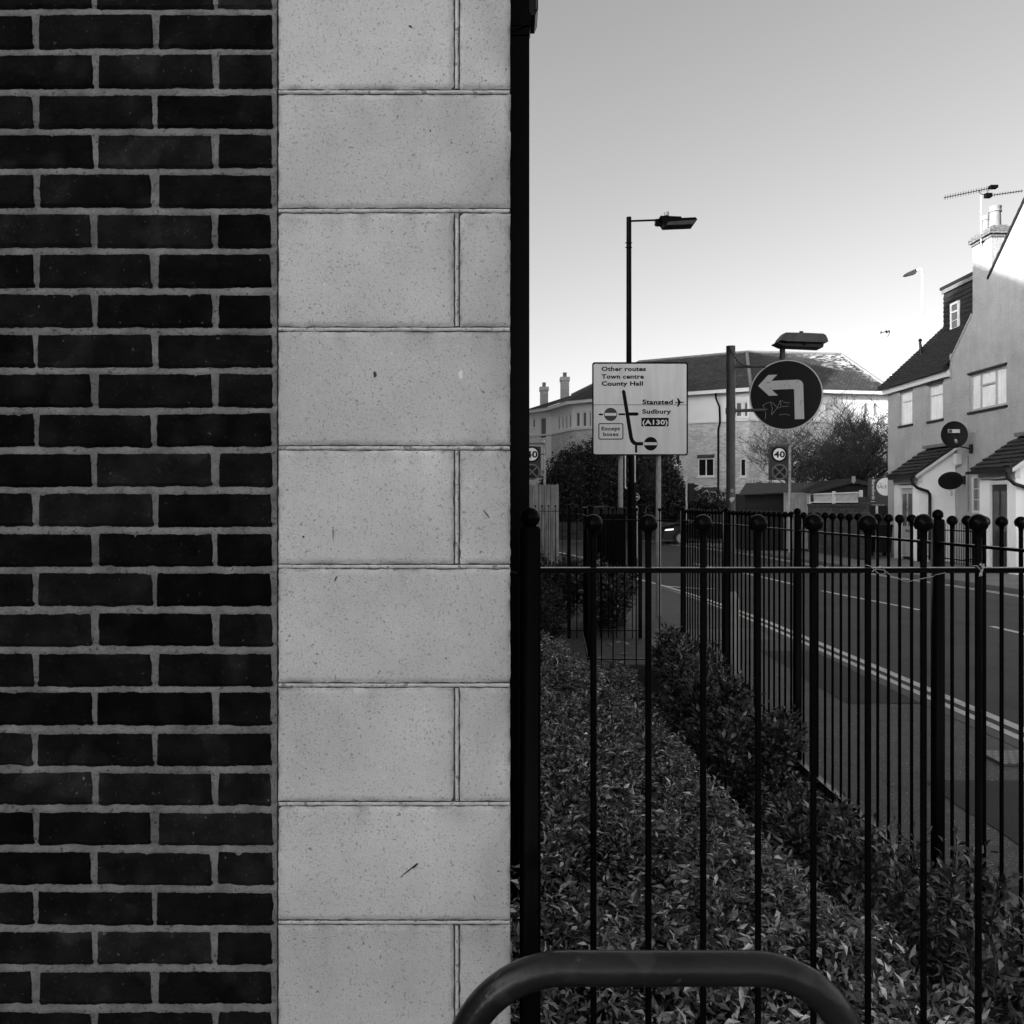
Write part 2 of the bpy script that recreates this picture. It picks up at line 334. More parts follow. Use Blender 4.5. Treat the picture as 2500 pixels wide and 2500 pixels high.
# individual bricks as one mesh: pillowed faces with irregular arrises
btone = []
def brick(mb, x0, x1, z0, z1, seed):
    t0_ = math.exp(rnd.gauss(0, .33)); n_before = len(mb.v)
    nx = max(6, int((x1-x0)/.0045)); nz = 10
    lean = rnd.uniform(-.0012, .0012); dz = rnd.uniform(-.0012,.0012)
    base = len(mb.v)
    for j in range(nz+1):
        for i in range(nx+1):
            u = i/nx; v = j/nz
            x = x0+(x1-x0)*u; z = z0+(z1-z0)*v
            eu = min(u, 1-u)*(x1-x0); ev = min(v, 1-v)*(z1-z0)
            e = min(eu, ev)
            wv = .0016
            if i in (0, nx): x += fn(seed, z*50, 1+i)*wv*1.2+fn(seed, z*230, 7+i)*.0014
            if j in (0, nz): z += fn(x*25, seed, 2+j)*wv*2.2+fn(x*110, seed, 5+j)*.0024
            # rounded corner
            cr = .007
            if eu < cr and ev < cr:
                if i in (0, nx) and j in (0, nz):
                    x += (.0016 if i == 0 else -.0016); z += (.0016 if j == 0 else -.0016)
            d = .0036*(1-math.exp(-e/.0007)) if e > 1e-6 else 0
            y = YW-.0005-d + fn(x*30, z*30, seed)*.0008+fn(x*120, z*120, seed)*.0004
            z += dz+lean*(u-.5)*2
            mb.v.append((x, y, z))
    for j in range(nz):
        for i in range(nx):
            a = base+j*(nx+1)+i; mb.f.append((a, a+1, a+nx+2, a+nx+1))
    # skirt back into the wall
    ring = [base+i for i in range(nx+1)]+[base+j*(nx+1)+nx for j in range(1, nz+1)]+[base+nz*(nx+1)+i for i in range(nx-1, -1, -1)]+[base+j*(nx+1) for j in range(nz-1, 0, -1)]
    b2 = len(mb.v)
    for r in ring: q = mb.v[r]; mb.v.append((q[0], YW+.012, q[2]))
    m = len(ring)
    for i in range(m): mb.f.append((ring[i], b2+i, b2+(i+1) % m, ring[(i+1) % m]))
    for v in mb.v[n_before:]: btone.append(t0_*(1+.9*max(0, fn(v[0]*22, v[2]*22, seed)+.05)))
mb = MB(); row = 0
cours = [22+75.05*k for k in range(-26, 30)]
for k, yt in enumerate(cours):
    z1 = wz(yt+4.0)+rnd.uniform(-.0008,.0008); z0 = wz(yt+75.05-3.6)+rnd.uniform(-.0008,.0008)
    if z0 < .02: continue
    A = (k-26) % 2 == 0
    js = [69, 293, 520] if A else [180, 407, 520]
    xs = [js[0]-227*i for i in range(14, 0, -1)]+js
    for a, b in zip(xs[:-1], xs[1:]):
        jl = rnd.uniform(-2, 2.5); jr = rnd.uniform(-2.5, 2)
        x1 = wx(b-3.5+jr) if b != 520 else wx(516+rnd.uniform(-2.5, 1.5))
        if a < -2400: continue
        brick(mb, wx(a+3.5+jl), x1, z0, z1, rnd.uniform(0, 500))
mb.build('brickwork', M['brick'], bld, smooth=False, tone=btone)
# mortar bed behind the bricks (tooled, uneven)
mb = MB(); x0, x1 = wx(-1640), wx(523)
zr_ = [(.0, .0)]          # rows of the bed: weather-struck, deepest under the brick above
for yt in sorted(cours, reverse=True):
    zc_ = wz(yt)
    if zc_ < .04 or zc_ > 4.15: continue
    for dz_, dp in ((-.0075,-.0013),(-.0058,-.0015),(-.0044,-.0012),(-.0015,-.0002),(.0015,.0008),(.0040,.0024),(.0056,.0030),(.0078,.0030),(.0110,.0012)): zr_.append((zc_+dz_, dp))
    for t in (.25,.5,.75): zr_.append((zc_+.058*t, .0002))
zr_.append((4.2, 0)); nx = 330; nz = len(zr_)-1
for z, dp in zr_:
    for i in range(nx+1):
        x = x0+(x1-x0)*(i/nx)**.5
        mb.v.append((x, YW-.0022+dp+fn(x*35, z*35, 3)*.0008+fn(x*150, z*150, 8)*.0008, z))
for j in range(nz):
    for i in range(nx):
        a = j*(nx+1)+i; mb.f.append((a, a+1, a+nx+2, a+nx+1))
mb.build('mortar', M['mortar'], bld, smooth=True)
# stone quoins
jy = [173.5+223.8*k for k in range(-14, 12)]
mbj = MB()
mbj.box(wx(523), wx(962)-.004, YW+.0008, YW+.05, 0, 4.2); mbj.build('joint_bed', mat('joint_dirt', .07, .95, .4, 40, .6, 120, .1), bld)
def stone(x0, x1, z0, z1, seed):
    mb = MB(); nx = max(10, int((x1-x0)/.006)); nz = 36; b = .0035
    for j in range(nz+1):
        for i in range(nx+1):
            u = i/nx; v = j/nz; x = x0+(x1-x0)*u; z = z0+(z1-z0)*v
            e = min(min(u, 1-u)*(x1-x0), min(v, 1-v)*(z1-z0))
            d = b*(1-math.exp(-e/.0018))
            if i in (0, nx): x += fn(seed, z*60, 1)*.0014+fn(seed, z*260, 1)*.0012
            if j in (0, nz): z += fn(x*40, seed, 2+j)*.0014+fn(x*220, seed, 2+j)*.0013
            mb.v.append((x, YW+.0008-d+fn(x*9, z*9, seed)*.0005, z))
    for j in range(nz):
        for i in range(nx):
            a = j*(nx+1)+i; mb.f.append((a, a+1, a+nx+2, a+nx+1))
    ring = list(range(nx+1))+[j*(nx+1)+nx for j in range(1, nz+1)]+[nz*(nx+1)+i for i in range(nx-1, -1, -1)]+[j*(nx+1) for j in range(nz-1, 0, -1)]
    b2 = len(mb.v)
    for r in ring: q = mb.v[r]; mb.v.append((q[0], YW+.06, q[2]))
    m = len(ring)
    for i in range(m): mb.f.append((ring[i], b2+i, b2+(i+1) % m, ring[(i+1) % m]))
    tn = []; tb0 = rnd.uniform(.93, 1.05)
    for v in mb.v:
        e = min(v[0]-x0, x1-v[0], z1-v[2], v[2]-z0); e = max(e, 0); et = max(z1-v[2], 0)
        q = max(0, fn(v[0]*38, v[2]*38, seed)+.25)+max(0, fn(v[0]*120, v[2]*120, seed))*.6
        t = tb0*(1+.10*fn(v[0]*7, v[2]*7, seed+9))*(1-.6*q*math.exp(-e/.004))-.32*max(0, fn(v[0]*30, v[2]*4, seed+5)+.1)*math.exp(-et/.03)
        t *= 1-.17*max(0, min(1, (v[0]-wx(820))/.14))*(1+1.2*fn(v[0]*14, v[2]*8, 33))      # unevenly darker towards the corner
        t += .16*max(0, fn(v[0]*16, seed, 2))*math.exp(-max(v[2]-z0,0)/.006)
        tn.append(t)
    return mb, tn
for k in range(len(jy)-1):
    t, bt = jy[k], jy[k+1]
    z1 = wz(t+5.2); z0 = wz(bt-5.0)
    if z1 < .1 or z0 > 4.1: continue
    z0 = max(z0, .03)
    split = (k-14) % 2 == 1
    spans = [(525.5, 856), (868, 962.3)] if split else [(525.5, 962.3)]
    for a, b in spans:
        mb, tn = stone(wx(a), wx(b), z0, z1, rnd.uniform(0, 500)); mb.build('stone_block', M['stone'], bld, smooth=True, tone=tn)
mb = MB()
def bead(x0, x1, z0, z1, vert):
    n = int((x1-x0 if not vert else z1-z0)/.006)+1; rows = [0,.25,.5,.75,1]; b0 = len(mb.v); sd = rnd.uniform(0,99)
    for i in range(n+1):
        for j, v in enumerate(rows):
            e = 1-abs(v-.5)*2; wob = fn(i*.35, sd, j)*.0009+fn(i*1.3, sd, j)*.0005
            if vert: x = x0+(x1-x0)*v+wob*(1 if v in (0,1) else .3); z = z0+(z1-z0)*i/n
            else: x = x0+(x1-x0)*i/n; z = z0+(z1-z0)*v+wob*(1 if v in (0,1) else .3)
            mb.v.append((x, YW+.0006-.0022*math.sin(PI*min(1,.15+.85*e)/2)+fn(x*40, z*40, 6)*.0005, z))
    m_ = len(rows)
    for i in range(n):
        for j in range(m_-1):
            a = b0+i*m_+j; mb.f.append((a, a+m_, a+m_+1, a+1) if not vert else (a, a+1, a+m_+1, a+m_))
for k in range(len(jy)):
    if wz(jy[k]) < .1 or wz(jy[k]) > 4.1: continue
    bead(wx(526), wx(961.5), wz(jy[k]+3.4), wz(jy[k]-2.9), False)
    if (k-14) % 2 == 1 and k < len(jy)-1: bead(wx(859), wx(865.2), max(.03,wz(jy[k+1]-6)), wz(jy[k]+5.5), True)
mb.build('joint_mortar', M['stonejoint'], bld, smooth=True)
# scuffs on the stone
def blob(c, a, b, rot, n=14, j=.3, d=.0008):
    pts = []
    for k in range(n):
        q = 2*PI*k/n; r = 1+rnd.uniform(-j, j); u = a*r*math.cos(q); v = b*r*math.sin(q)
        pts.append((c[0]+u*math.cos(rot)-v*math.sin(rot), YW-.0036, c[1]+u*math.sin(rot)+v*math.cos(rot)))
    return pts
mb = MB(); mb.prism(blob((wx(869), wz(707)), .0045, .0085, 0), (0,.002,0)); mb.build('paint_chip', M['renderwhite'], bld)
M['scuff'] = mat('dark_scuff', .06, .9, .3, 40)
for (sx, sy, a, b, rot) in ((771,1641,.020,.0012,.68),(783,1633,.007,.0022,.68),(629,1006,.0008,.013,0),(918,970,.010,.0012,-.9),(634,1092,.006,.0013,1.1),(775,52,.004,.0018,-.5),(812,248,.0015,.002,0),(573,1013,.002,.002,0),(708,707,.003,.006,0)):
    mb = MB(); mb.prism(blob((wx(sx), wz(sy)), a, b, rot, 16), (0,.002,0)); mb.build('scuff_mark', M['scuff'], bld)
# drainpipe on the return wall
dp = empty('drainpipe', (.04, 2.9, 0), 'black square drainpipe running up behind the stone corner', 'drainpipe')
xr = XP(1292, 2.9)
MB().box(-.008, xr, 2.87, 2.935, 0, 5.2).build('pipe', M['blackmetal'], dp)
MB().box(-.01, xr+.004, 2.862, 2.943, ZP(62, 2.9)-.02, ZP(46, 2.9)).prism([(xr+.0035, 2.865, ZP(62,2.9)-.02), (xr+.0035, 2.865, ZP(70,2.9)), (xr+.0002, 2.865, ZP(98,2.9)), (0, 2.865, ZP(98,2.9)), (0,2.865,ZP(62,2.9)-.02)], (0,.07,0)).build('collar', M['blackmetal'], dp)
lt = empty('wall_lantern', (.08, 3.05, 3.4), 'black lantern partly in view high behind the drainpipe top', 'lantern')
z0 = ZP(37, 3.05)
MB().prism([P(1293,37,3.05), P(1307,37,3.05), P(1314,20,3.05), P(1313,-60,3.05), P(1293,-60,3.05)], (0,.12,0)).build('housing', M['plastic'], lt)
MB().prism([P(1308,22,3.04), P(1311,22,3.04), P(1311.5,-50,3.04), P(1309,-50,3.04)], (0,.10,0)).build('lens', M['panemid'], lt)

# ------------------------------------------------------------------ ball-topped railings
ZR = ZP(1391, 1.91)        # top rail height
def bar_mesh(x, y, zt, r, zb=0.0, n=10):
    mb = MB(); rb = r*2.95
    prof = [(r, zb), (r, zt-rb*2-.012), (r*1.15, zt-rb*1.9), (r*1.7, zt-rb*1.66)]
    for k in range(3, 11):
        q = PI*k/10; prof.append((max(rb*math.sin(q), .0006), zt-rb-rb*math.cos(q)))
    mb.lathe(prof, (x, y, 0), n); return mb
def post_mesh(x, y, zt, hw=.0225, zb=0.0):
    mb = MB(); rb = .0225; zc = zt-rb*2+.004; b = .005
    sq = lambda h, z: [(x-h,y-h,z),(x+h,y-h,z),(x+h,y+h,z),(x-h,y+h,z)]
    c = hw-b*.4
    base = len(mb.v)
    def oct_(h, z, bb=.006): return [(x-h+bb,y-h,z),(x+h-bb,y-h,z),(x+h,y-h+bb,z),(x+h,y+h-bb,z),(x+h-bb,y+h,z),(x-h+bb,y+h,z),(x-h,y+h-bb,z),(x-h,y-h+bb,z)]
    for h, z in ((hw, zb), (hw, zc-.006), (hw-.003, zc-.001), (hw-.010, zc+.001)): mb.v.extend(oct_(h, z))
    for i in range(3):
        for k in range(8): mb.f.append((i*8+k, i*8+(k+1) % 8, (i+1)*8+(k+1) % 8, (i+1)*8+k))
    mb.f.append(tuple(24+k for k in range(8)))
    mb.ball((x, y, zt-rb), rb, 20, 12); return mb
def railing(name_label, p0, p1, posts, gaps, zt_post, zt_bar, zr, r=.0075, group='ball topped black railings', cat='railing', first_gap=None, lower=True, skip=()):
    p0 = Vector((p0[0], p0[1], 0)); p1 = Vector((p1[0], p1[1], 0)); D = p1-p0; L_ = D.length; U = D.normalized(); N_ = Vector((-U.y, U.x, 0))
    root = empty('metal_railing', p0, name_label, cat, group)
    for k in range(posts+1):
        if k in skip: continue
        q = p0+D*(k/posts); post_mesh(q.x, q.y, zt_post).build('post', M['blackmetal'], root, smooth=True)
    nb = 0
    for k in range(posts):
        seg = D/posts; a = p0+seg*k; sl_ = seg.length; fg = first_gap or sl_/gaps
        inner = (sl_-2*fg)/(gaps-2) if gaps > 2 else 0
        for i in range(1, gaps):
            q = a+U*(fg+inner*(i-1))
            jx = rnd.uniform(-.001, .001)
            o = bar_mesh(q.x+jx, q.y, zt_bar+rnd.uniform(-.002,.002), r).build('bar', M['blackmetal'], root, smooth=True); nb += 1
    for (zz, nm) in ((zr, 'top_rail'), (.10, 'bottom_rail')):
        if nm == 'bottom_rail' and not lower: continue
        mb = MB(); mb.obox(p0-N_*.017+Vector((0,0,zz-.006)), D, N_*.034, (0,0,.011)); o = mb.build(nm, M['blackmetal'], root)
        o.data.materials.append(M['worn_sky_sheen'])  # top faces: worn paint plus painted sky highlight
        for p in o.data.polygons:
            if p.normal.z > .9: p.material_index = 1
    return root
ZB = ZP(1255, 1.91); ZPOST = ZP(1238, 1.91)
XL = XP(1294, 1.91)
# near railing: first bar at 154 px, bars 134.6 px apart
pitch = 134.3*1.91/F
XC = XP(1294, 1.91)+2*(154*1.91/F)+13*pitch
fa = railing('nearest black ball topped railing, across the foreground from the stone corner to the right edge', (XL, 1.91), (XC, 1.91), 1, 15, ZPOST, ZB, ZR, .0071, first_gap=154*1.91/F, group='ball topped black railings')
MB().tube([(XL+.02,1.91,ZR-.02),(-.01,1.91,ZR-.005)], .006).build('wall_tie', M['blackmetal'], fa)
S = 1.8; K0 = 2.06; XS = 2162*S/F
railing('long black railing running away along the footway on the right', (XS, 1.06*S), (XS, (K0+3)*S), 4, 15, ZP(1243.6, K0*S)+.0, ZP(1250, K0*S)-.012, ZP(1325, K0*S), .0074, skip=(0,))
Y3 = (K0+3)*S
railing('short black railing closing the far end of the planting bed, paving visible behind it', (XP(1440, Y3), Y3), (XS-.12, Y3+.01), 1, 7, CH+.0, CH-.03, ZP(1270, Y3), .0065, skip=(1,))
railing('black railing in front of the tall dark cabinet, beyond the block paving', (XP(1389,11.2), 11.2), (XP(1563,11.2), 11.2), 1, 9, CH+.01, CH-.02, CH-.12, .0065)
railing('small black railing standing before the timber fence', (XP(1290,17), 17), (XP(1389,17), 17.0), 1, 6, CH+.02, CH-.0, CH-.12, .0065, skip=(0,1))
railing('black railing running back from the block paving to the cabinet', (XP(1440, Y3), Y3+.03), (XP(1424, 11.1), 11.1), 1, 12, CH+.01, CH-.02, CH-.12, .0065, skip=(0,1))
# twine tied on the near rail
def z4(x, y, Y): return P(2100+x/4.83, 1050+y/4.83, Y)
pts = [(60,1590),(120,1605),(170,1650),(215,1690),(270,1700),(295,1670),(270,1625),(225,1610),(180,1640),(140,1670),(200,1640),(290,1660),(360,1710),(450,1750),(520,1780),(560,1795),(575,1785),(640,1770),(760,1745),(860,1725),(890,1705),(950,1695),(1005,1680)]
tw = MB(); tw.tube([z4(x, y, 1.882+.004*math.sin(i)) for i, (x, y) in enumerate(spline(pts, 4))], .0007, 5)
tag(tw.build('twine', M['string'], loc=z4(60,1590,1.885)), 'pale loose twine looped along the near rail and sagging between its bars', 'twine')
tw = MB()
for k in range(5):
    tw.tube([z4(1430+rnd.uniform(-25,30), 1570+rnd.uniform(-15,15), 1.88), z4(1455+rnd.uniform(-20,20), 1610+rnd.uniform(-20,20), 1.876), z4(1440+rnd.uniform(-15,15), 1650, 1.878), z4(1420+rnd.uniform(-20,30), 1700+rnd.uniform(0,30), 1.88)], .0008, 5)
tw.tube([z4(1320,1600,1.88), z4(1380,1600,1.88), z4(1410,1640,1.878), z4(1435,1665,1.878)], .0007, 5)
tag(tw.build('twine', M['string'], loc=z4(1430,1600,1.88)), 'knotted tuft of pale twine tied round the rightmost bar of the near rail', 'twine')

# ------------------------------------------------------------------ bicycle stand hoop
YH = 1.34; sc = YH/F
zc = CH+(PY-2364)*sc; xl = XP(1378, YH); xr = XP(1838, YH); rl = 262*sc; rr = 250*sc
path = [(xl-rl, YH, 0), (xl-rl, YH, .3), (xl-rl, YH, zc-rl-.1)]
for k in range(0, 15): q = PI-PI/2*k/14; path.append((xl+rl*math.cos(q), YH, zc-rl+rl*math.sin(q)))
for k in range(1, 6): path.append((xl+(xr-xl)*k/6, YH, zc))
for k in range(0, 15): q = PI/2-PI/2*k/14; path.append((xr+rr*math.cos(q), YH, zc-rr+rr*math.sin(q)))
path += [(xr+rr, YH, zc-rr-.1), (xr+rr, YH, .3), (xr+rr, YH, 0)]
bs = empty('bicycle_stand', (xl, YH, 0), 'scuffed black tubular hoop of a bicycle stand in the foreground at the bottom', 'bicycle stand')
MB().tube(path, 40*sc, 28).build('hoop', M['hoopmetal'], bs, smooth=True)
for xx in (xl-rl, xr+rr): MB().lathe([(.075,0),(.075,.006),(.03,.008)], (xx, YH, 0.001), 20).build('base_plate', M['hoopmetal'], bs)

# ------------------------------------------------------------------ vegetation
def leaf_mesh(name, mt, pos, dirs, nrm, ln, wd, parent=None, loc=None, fold=.35, curl=.18):
    """numpy leaf cloud: each leaf is a folded, curled blade of 4 triangles"""
    n = len(pos); d = dirs/np.linalg.norm(dirs, axis=1, keepdims=True)
    s = np.cross(d, nrm); s /= np.linalg.norm(s, axis=1, keepdims=True)+1e-9; u = np.cross(s, d)
    ln = ln[:, None]; wd = wd[:, None]
    b = pos; m = pos+d*ln*.5-u*0; t = pos+d*ln-u*ln*curl
    l = pos+d*ln*.45+s*wd*.5+u*wd*fold; r = pos+d*ln*.45-s*wd*.5+u*wd*fold
    V = np.stack([b, l, m, r, t], 1).reshape(-1, 3)
    base = (np.arange(n)*5)[:, None]
    Fc = np.concatenate([base+np.array([[0,2,1]]), base+np.array([[0,3,2]]), base+np.array([[1,2,4]]), base+np.array([[2,3,4]])], 1).reshape(-1, 3)
    off = np.array(WL[parent] if parent is not None else (loc or (0,0,0)), dtype=float)
    V = V-off
    me = bpy.data.meshes.new(name); me.vertices.add(len(V)); me.vertices.foreach_set('co', V.astype(np.float32).ravel())
    me.loops.add(Fc.size); me.loops.foreach_set('vertex_index', Fc.astype(np.int32).ravel())
    me.polygons.add(len(Fc)); me.polygons.foreach_set('loop_start', np.arange(0, Fc.size, 3, dtype=np.int32))
    me.polygons.foreach_set('loop_total', np.full(len(Fc), 3, dtype=np.int32)) if False else None
    me.update(calc_edges=True); me.materials.append(mt); me.polygons.foreach_set('use_smooth', np.ones(len(Fc), dtype=bool))
    tn = np.exp(nrg.normal(size=n)*1.1-.4); tn = np.clip(tn, .04, 4.5); at_ = me.attributes.new('tone', 'FLOAT', 'POINT'); at_.data.foreach_set('value', np.repeat(tn, 5).astype(np.float32))
    o = bpy.data.objects.new(name, me); C.objects.link(o)
    if parent is not None: o.parent = parent
    elif loc is not None: o.location = loc
    WL[o] = Vector(off); return o
def rand_dirs(n, up=.5):
    v = nrg.normal(size=(n,3)); v[:,2] = np.abs(v[:,2])*up+.05; return v
def hsurf(x, y):
    g = (1.27-.10*(y-3.7) if y < 6.4 else 1.0-.15*(y-6.4))+.04*math.sin(y*3)-.13                                  # groove between the two masses
    h = .46+.07*fn(x*1.6, y*1.1, 4)+.05*fn(x*5, y*5, 9)
    e = min(1, max(0, (g-x)/.18)); h -= .34*(1-e)
    hollow = .17*math.exp(-(((x-.42)/.14)**2+((y-6.3)/.35)**2))+.14*math.exp(-(((x-.30)/.10)**2+((y-3.0)/.16)**2))
    h -= hollow
    if y > 8.4: h -= (y-8.4)*.25
    return max(h, .09)
N = 95000
ys = 1.98+(8.9-1.98)*nrg.random(N)**1.0; xs = .0+1.18*nrg.random(N)
pos = np.empty((N,3)); 
for i in range(N):
    pos[i] = (xs[i], ys[i], hsurf(xs[i], ys[i]))
pos[:,2] -= nrg.random(N)**1.1*.20
cl = np.array([fn(p[0]*9, p[1]*9, 3) for p in pos])             # tufts
pos[:,2] += np.clip(cl, -.5, .5)*.13
lean = np.stack([np.array([fn(p[0]*7, p[1]*7, 20), fn(p[0]*7, p[1]*7, 40), 0]) for p in pos])
dirs = rand_dirs(N, .75)+lean*2.0; nr = nrg.normal(size=(N,3))*.6+np.array([0,-.2,1.0])
size = .022+.026*nrg.random(N)**1.5
gc = leaf_mesh('ground_cover', M['leaf'], pos, dirs, nr, size*1.12, size*.36, loc=(.5,5,0))
tag(gc, kind='stuff')
mb = MB(); nx, ny = 26, 110
for j in range(ny+1):
    for i in range(nx+1):
        x = 1.2*i/nx; y = 1.98+6.9*j/ny; mb.v.append((x, y, max(hsurf(x, y)-.13, .055)))
for j in range(ny):
    for i in range(nx): a = j*(nx+1)+i; mb.f.append((a, a+1, a+nx+2, a+nx+1))
tag(mb.build('leaf_litter', M['soil']), kind='stuff')
def shrub(cx, cy, rx, ry, h, nl, lab, leafm, ll=.045, wr=.42, nst=26, group='broad leaved shrubs along the bed', z0=.03):
    root = empty('evergreen_shrub', (cx, cy, z0), lab, 'shrub', group)
    st = MB(); tips = []
    for k in range(nst):
        a = rnd.uniform(0, 2*PI); r = rnd.uniform(.15, 1)**.7; hh = h*rnd.uniform(.55, 1.05)*(1-.35*r*r)
        e = Vector((cx+rx*r*math.cos(a), cy+ry*r*math.sin(a), z0+hh)); b = Vector((cx+rx*.25*r*math.cos(a), cy+ry*.25*r*math.sin(a), z0))
        m = (b+e)/2+Vector((rx*.18*math.cos(a), ry*.18*math.sin(a), -.02*h)); st.tube([b, m, e], [.004, .003, .0015], 5, False)
        tips.append((b, m, e))
    st.build('stems', M['twig'], root)
    pos = []; dr = []
    for i in range(nl):
        b, m, e = tips[rnd.randrange(nst)]; t = rnd.random()**.45
        q = (1-t)**2*b+2*t*(1-t)*m+t*t*e; dd = (e-m).normalized()
        a = Vector((rnd.gauss(0,1), rnd.gauss(0,1), rnd.gauss(0,.7))).normalized()
        off_ = a*rnd.uniform(.002, .035 + .05*(ll/.045)*rnd.random())
        pos.append(q+off_); dr.append(dd*.7+a*1.0+Vector((0,0,.15)))
    pos = np.array([tuple(p) for p in pos]); dr = np.array([tuple(p) for p in dr])
    n = len(pos); sz = ll*(.6+.6*nrg.random(n))
    leaf_mesh('leaves', leafm, pos, dr, nrg.normal(size=(n,3))*.5+np.array([0,-.15,1]), sz, sz*wr, parent=root)
    return root
sp = [(1.60,8.3,.20,.55,.50,'broad leaved evergreen shrub at the far end of the bed against the long railing'),
      (1.52,7.2,.27,.55,.55,'evergreen shrub with upright shoots, second from the far end along the long railing'),
      (1.38,6.1,.33,.55,.60,'glossy evergreen shrub in the middle of the row along the long railing'),
      (1.36,5.05,.33,.52,.58,'leafy evergreen shrub behind the middle bars of the near railing'),
      (1.38,4.0,.28,.45,.36,'low broad leaved shrub where the pale bed edging shows'),
      (1.48,3.15,.34,.40,.50,'loose broad leaved shrub below the thick railing post at the right'),
      (1.50,2.45,.36,.32,.52,'nearest broad leaved shrub in the bottom right corner')]
for i, (a, b, c, d, e, l) in enumerate(sp): shrub(a, b, c, d, e, 5200 if b > 4.5 else 2700, l, M['leafbig'], .052 if b > 4.5 else .042, .44, 46)
shrub(.95, 2.30, .30, .20, .44, 1800, 'low shrub with larger leaves rising behind the bicycle stand', M['leafbig'], .042, .40, 30)
# dark bushes around the far bed
shrub(.60, 12.3, .55, .7, .95, 5000, 'dark bush left of the cabinet beyond the back railing', M['leafdark'], .06, .42, 60, 'dark bushes behind the back railing')
shrub(1.35, 11.9, .42, .5, 1.0, 4500, 'leafy bush under the tall dark cabinet', M['leafbig'], .065, .45, 50, 'dark bushes behind the back railing')
shrub(.75, 14.5, .7, 1.0, .85, 5000, 'dark bush at the foot of the timber fence', M['leafdark'], .07, .42, 60, 'dark bushes behind the back railing')
shrub(.35, 10.4, .35, .9, .75, 4200, 'dark bush tight against the building side beyond the bed', M['leafdark'], .05, .42, 50, 'dark bushes behind the back railing')
# fallen leaves and scraps
for k, (x, y) in enumerate([(1.02,9.7),(1.3,9.95),(1.1,9.5),(1.25,10.6),(1.45,10.7),(.95,10.75),(1.36,10.8)]):
    pts = [(x+.035*math.cos(q)*(1+.4*math.sin(2*q+k)), y+.05*math.sin(q), .012+.006*math.cos(q+k)) for q in [2*PI*i/8 for i in range(8)]]
    o = MB().prism(pts, (0,0,.002)).build('fallen_leaf', M['litter'], loc=(x, y, .01)); tag(o, 'pale fallen leaf on the block paving beyond the railing, '+['the nearest of all','rightmost near one','the leftmost near the rail','halfway to the cabinet','beside the paving edge','furthest left','under the leafy bush'][k], 'leaf', 'fallen leaves on the block paving')

# ------------------------------------------------------------------ text
def text_geo(body, bold=0.0):
    cu = bpy.data.curves.new('t', 'FONT'); cu.body = body; cu.offset = bold; cu.size = 1; cu.resolution_u = 3; cu.space_character = 1.06
    ob = bpy.data.objects.new('t', cu); C.objects.link(ob); bpy.context.view_layer.update()
    me = bpy.data.meshes.new_from_object(ob.evaluated_get(bpy.context.evaluated_depsgraph_get()))
    vs = [(v.co.x, v.co.y) for v in me.vertices]; fs = [tuple(p.vertices) for p in me.polygons]
    bpy.data.objects.remove(ob); bpy.data.curves.remove(cu); bpy.data.meshes.remove(me)
    return vs, fs
def put_text(mb, body, x0, x1, base, cap, mp, bold=.012):
    """x0..x1 horizontal extent, base line and cap height in the plane's own units; mp maps (u,v) to a point"""
    vs, fs = text_geo(body, bold); um = min(a for a, b in vs); uM = max(a for a, b in vs)
    capu = max(b for a, b in text_geo('H', bold)[0])
    mb.add([mp(x0+(a-um)/(uM-um)*(x1-x0), base-b/capu*cap) for a, b in vs], fs)

# ------------------------------------------------------------------ direction sign on two posts
YS = 13.3
def z5(x, y, d=0.0): return P(1250+x/3.864, 850+y/3.864, YS) + Vector((0, -d, 0))
def rrect(x0, y0, x1, y1, r, n=6):
    pts = []
    for cx, cy, a0 in ((x1-r,y0+r,-PI/2),(x1-r,y1-r,0),(x0+r,y1-r,PI/2),(x0+r,y0+r,PI)):
        for k in range(n+1): q = a0+PI/2*k/n; pts.append((cx+r*math.cos(q), cy+r*math.sin(q)))
    return pts
ds = empty('direction_sign', (XP(1561,YS), YS+.05, 0), 'large white map type direction sign with black border on two grey poles', 'road sign')
for px, wpx in ((1515, 12.4), (1607.5, 13)):
    MB().tube([(XP(px,YS+.1), YS+.1, 0), (XP(px,YS+.1), YS+.1, ZP(890,YS))], wpx/2*YS/F, 14).build('pole', M['galv'], ds, smooth=True)
MB().prism([z5(x, y) for x, y in rrect(757,132,1660,1012,24)], (0,.02,0)).build('border', M['signblack'], ds)
pn = MB().prism([z5(x, y, .002) for x, y in rrect(770,148,1646,1000,16)], (0,.002,0)).build('panel', M['signwhite'], ds)
mb = MB()
def stroke(pts, w_, d=.004, fn_=z5, dd=.002):
    for (a, b) in zip(pts[:-1], pts[1:]):
        ax, ay = a; bx, by = b; l = math.hypot(bx-ax, by-ay); nx_, ny_ = -(by-ay)/l*w_/2, (bx-ax)/l*w_/2
        mb.prism([fn_(ax+nx_, ay+ny_, d), fn_(bx+nx_, by+ny_, d), fn_(bx-nx_, by-ny_, d), fn_(ax-nx_, ay-ny_, d)], (0,dd,0))
def poly(pts, d=.004, fn_=z5): mb.prism([fn_(x, y, d) for x, y in pts], (0,.002,0))
def disc(cx, cy, r, d, fn_=z5, n=36): poly([(cx+r*math.cos(2*PI*k/n), cy+r*math.sin(2*PI*k/n)) for k in range(n)], d, fn_)
poly([(1035,408),(1052,390),(1069,406),(1074,440),(1140,838),(1150,866),(1172,886),(1246,886),(1246,918),(1165,918),(1140,908),(1118,884),(1106,850),(1042,445)])
poly([(1160,917),(1181,917),(1181,985),(1160,985)])
poly([(1005,615),(1065,615),(1068,632),(1005,632)]); poly([(1100,606),(1182,606),(1198,621),(1182,637),(1105,637)])
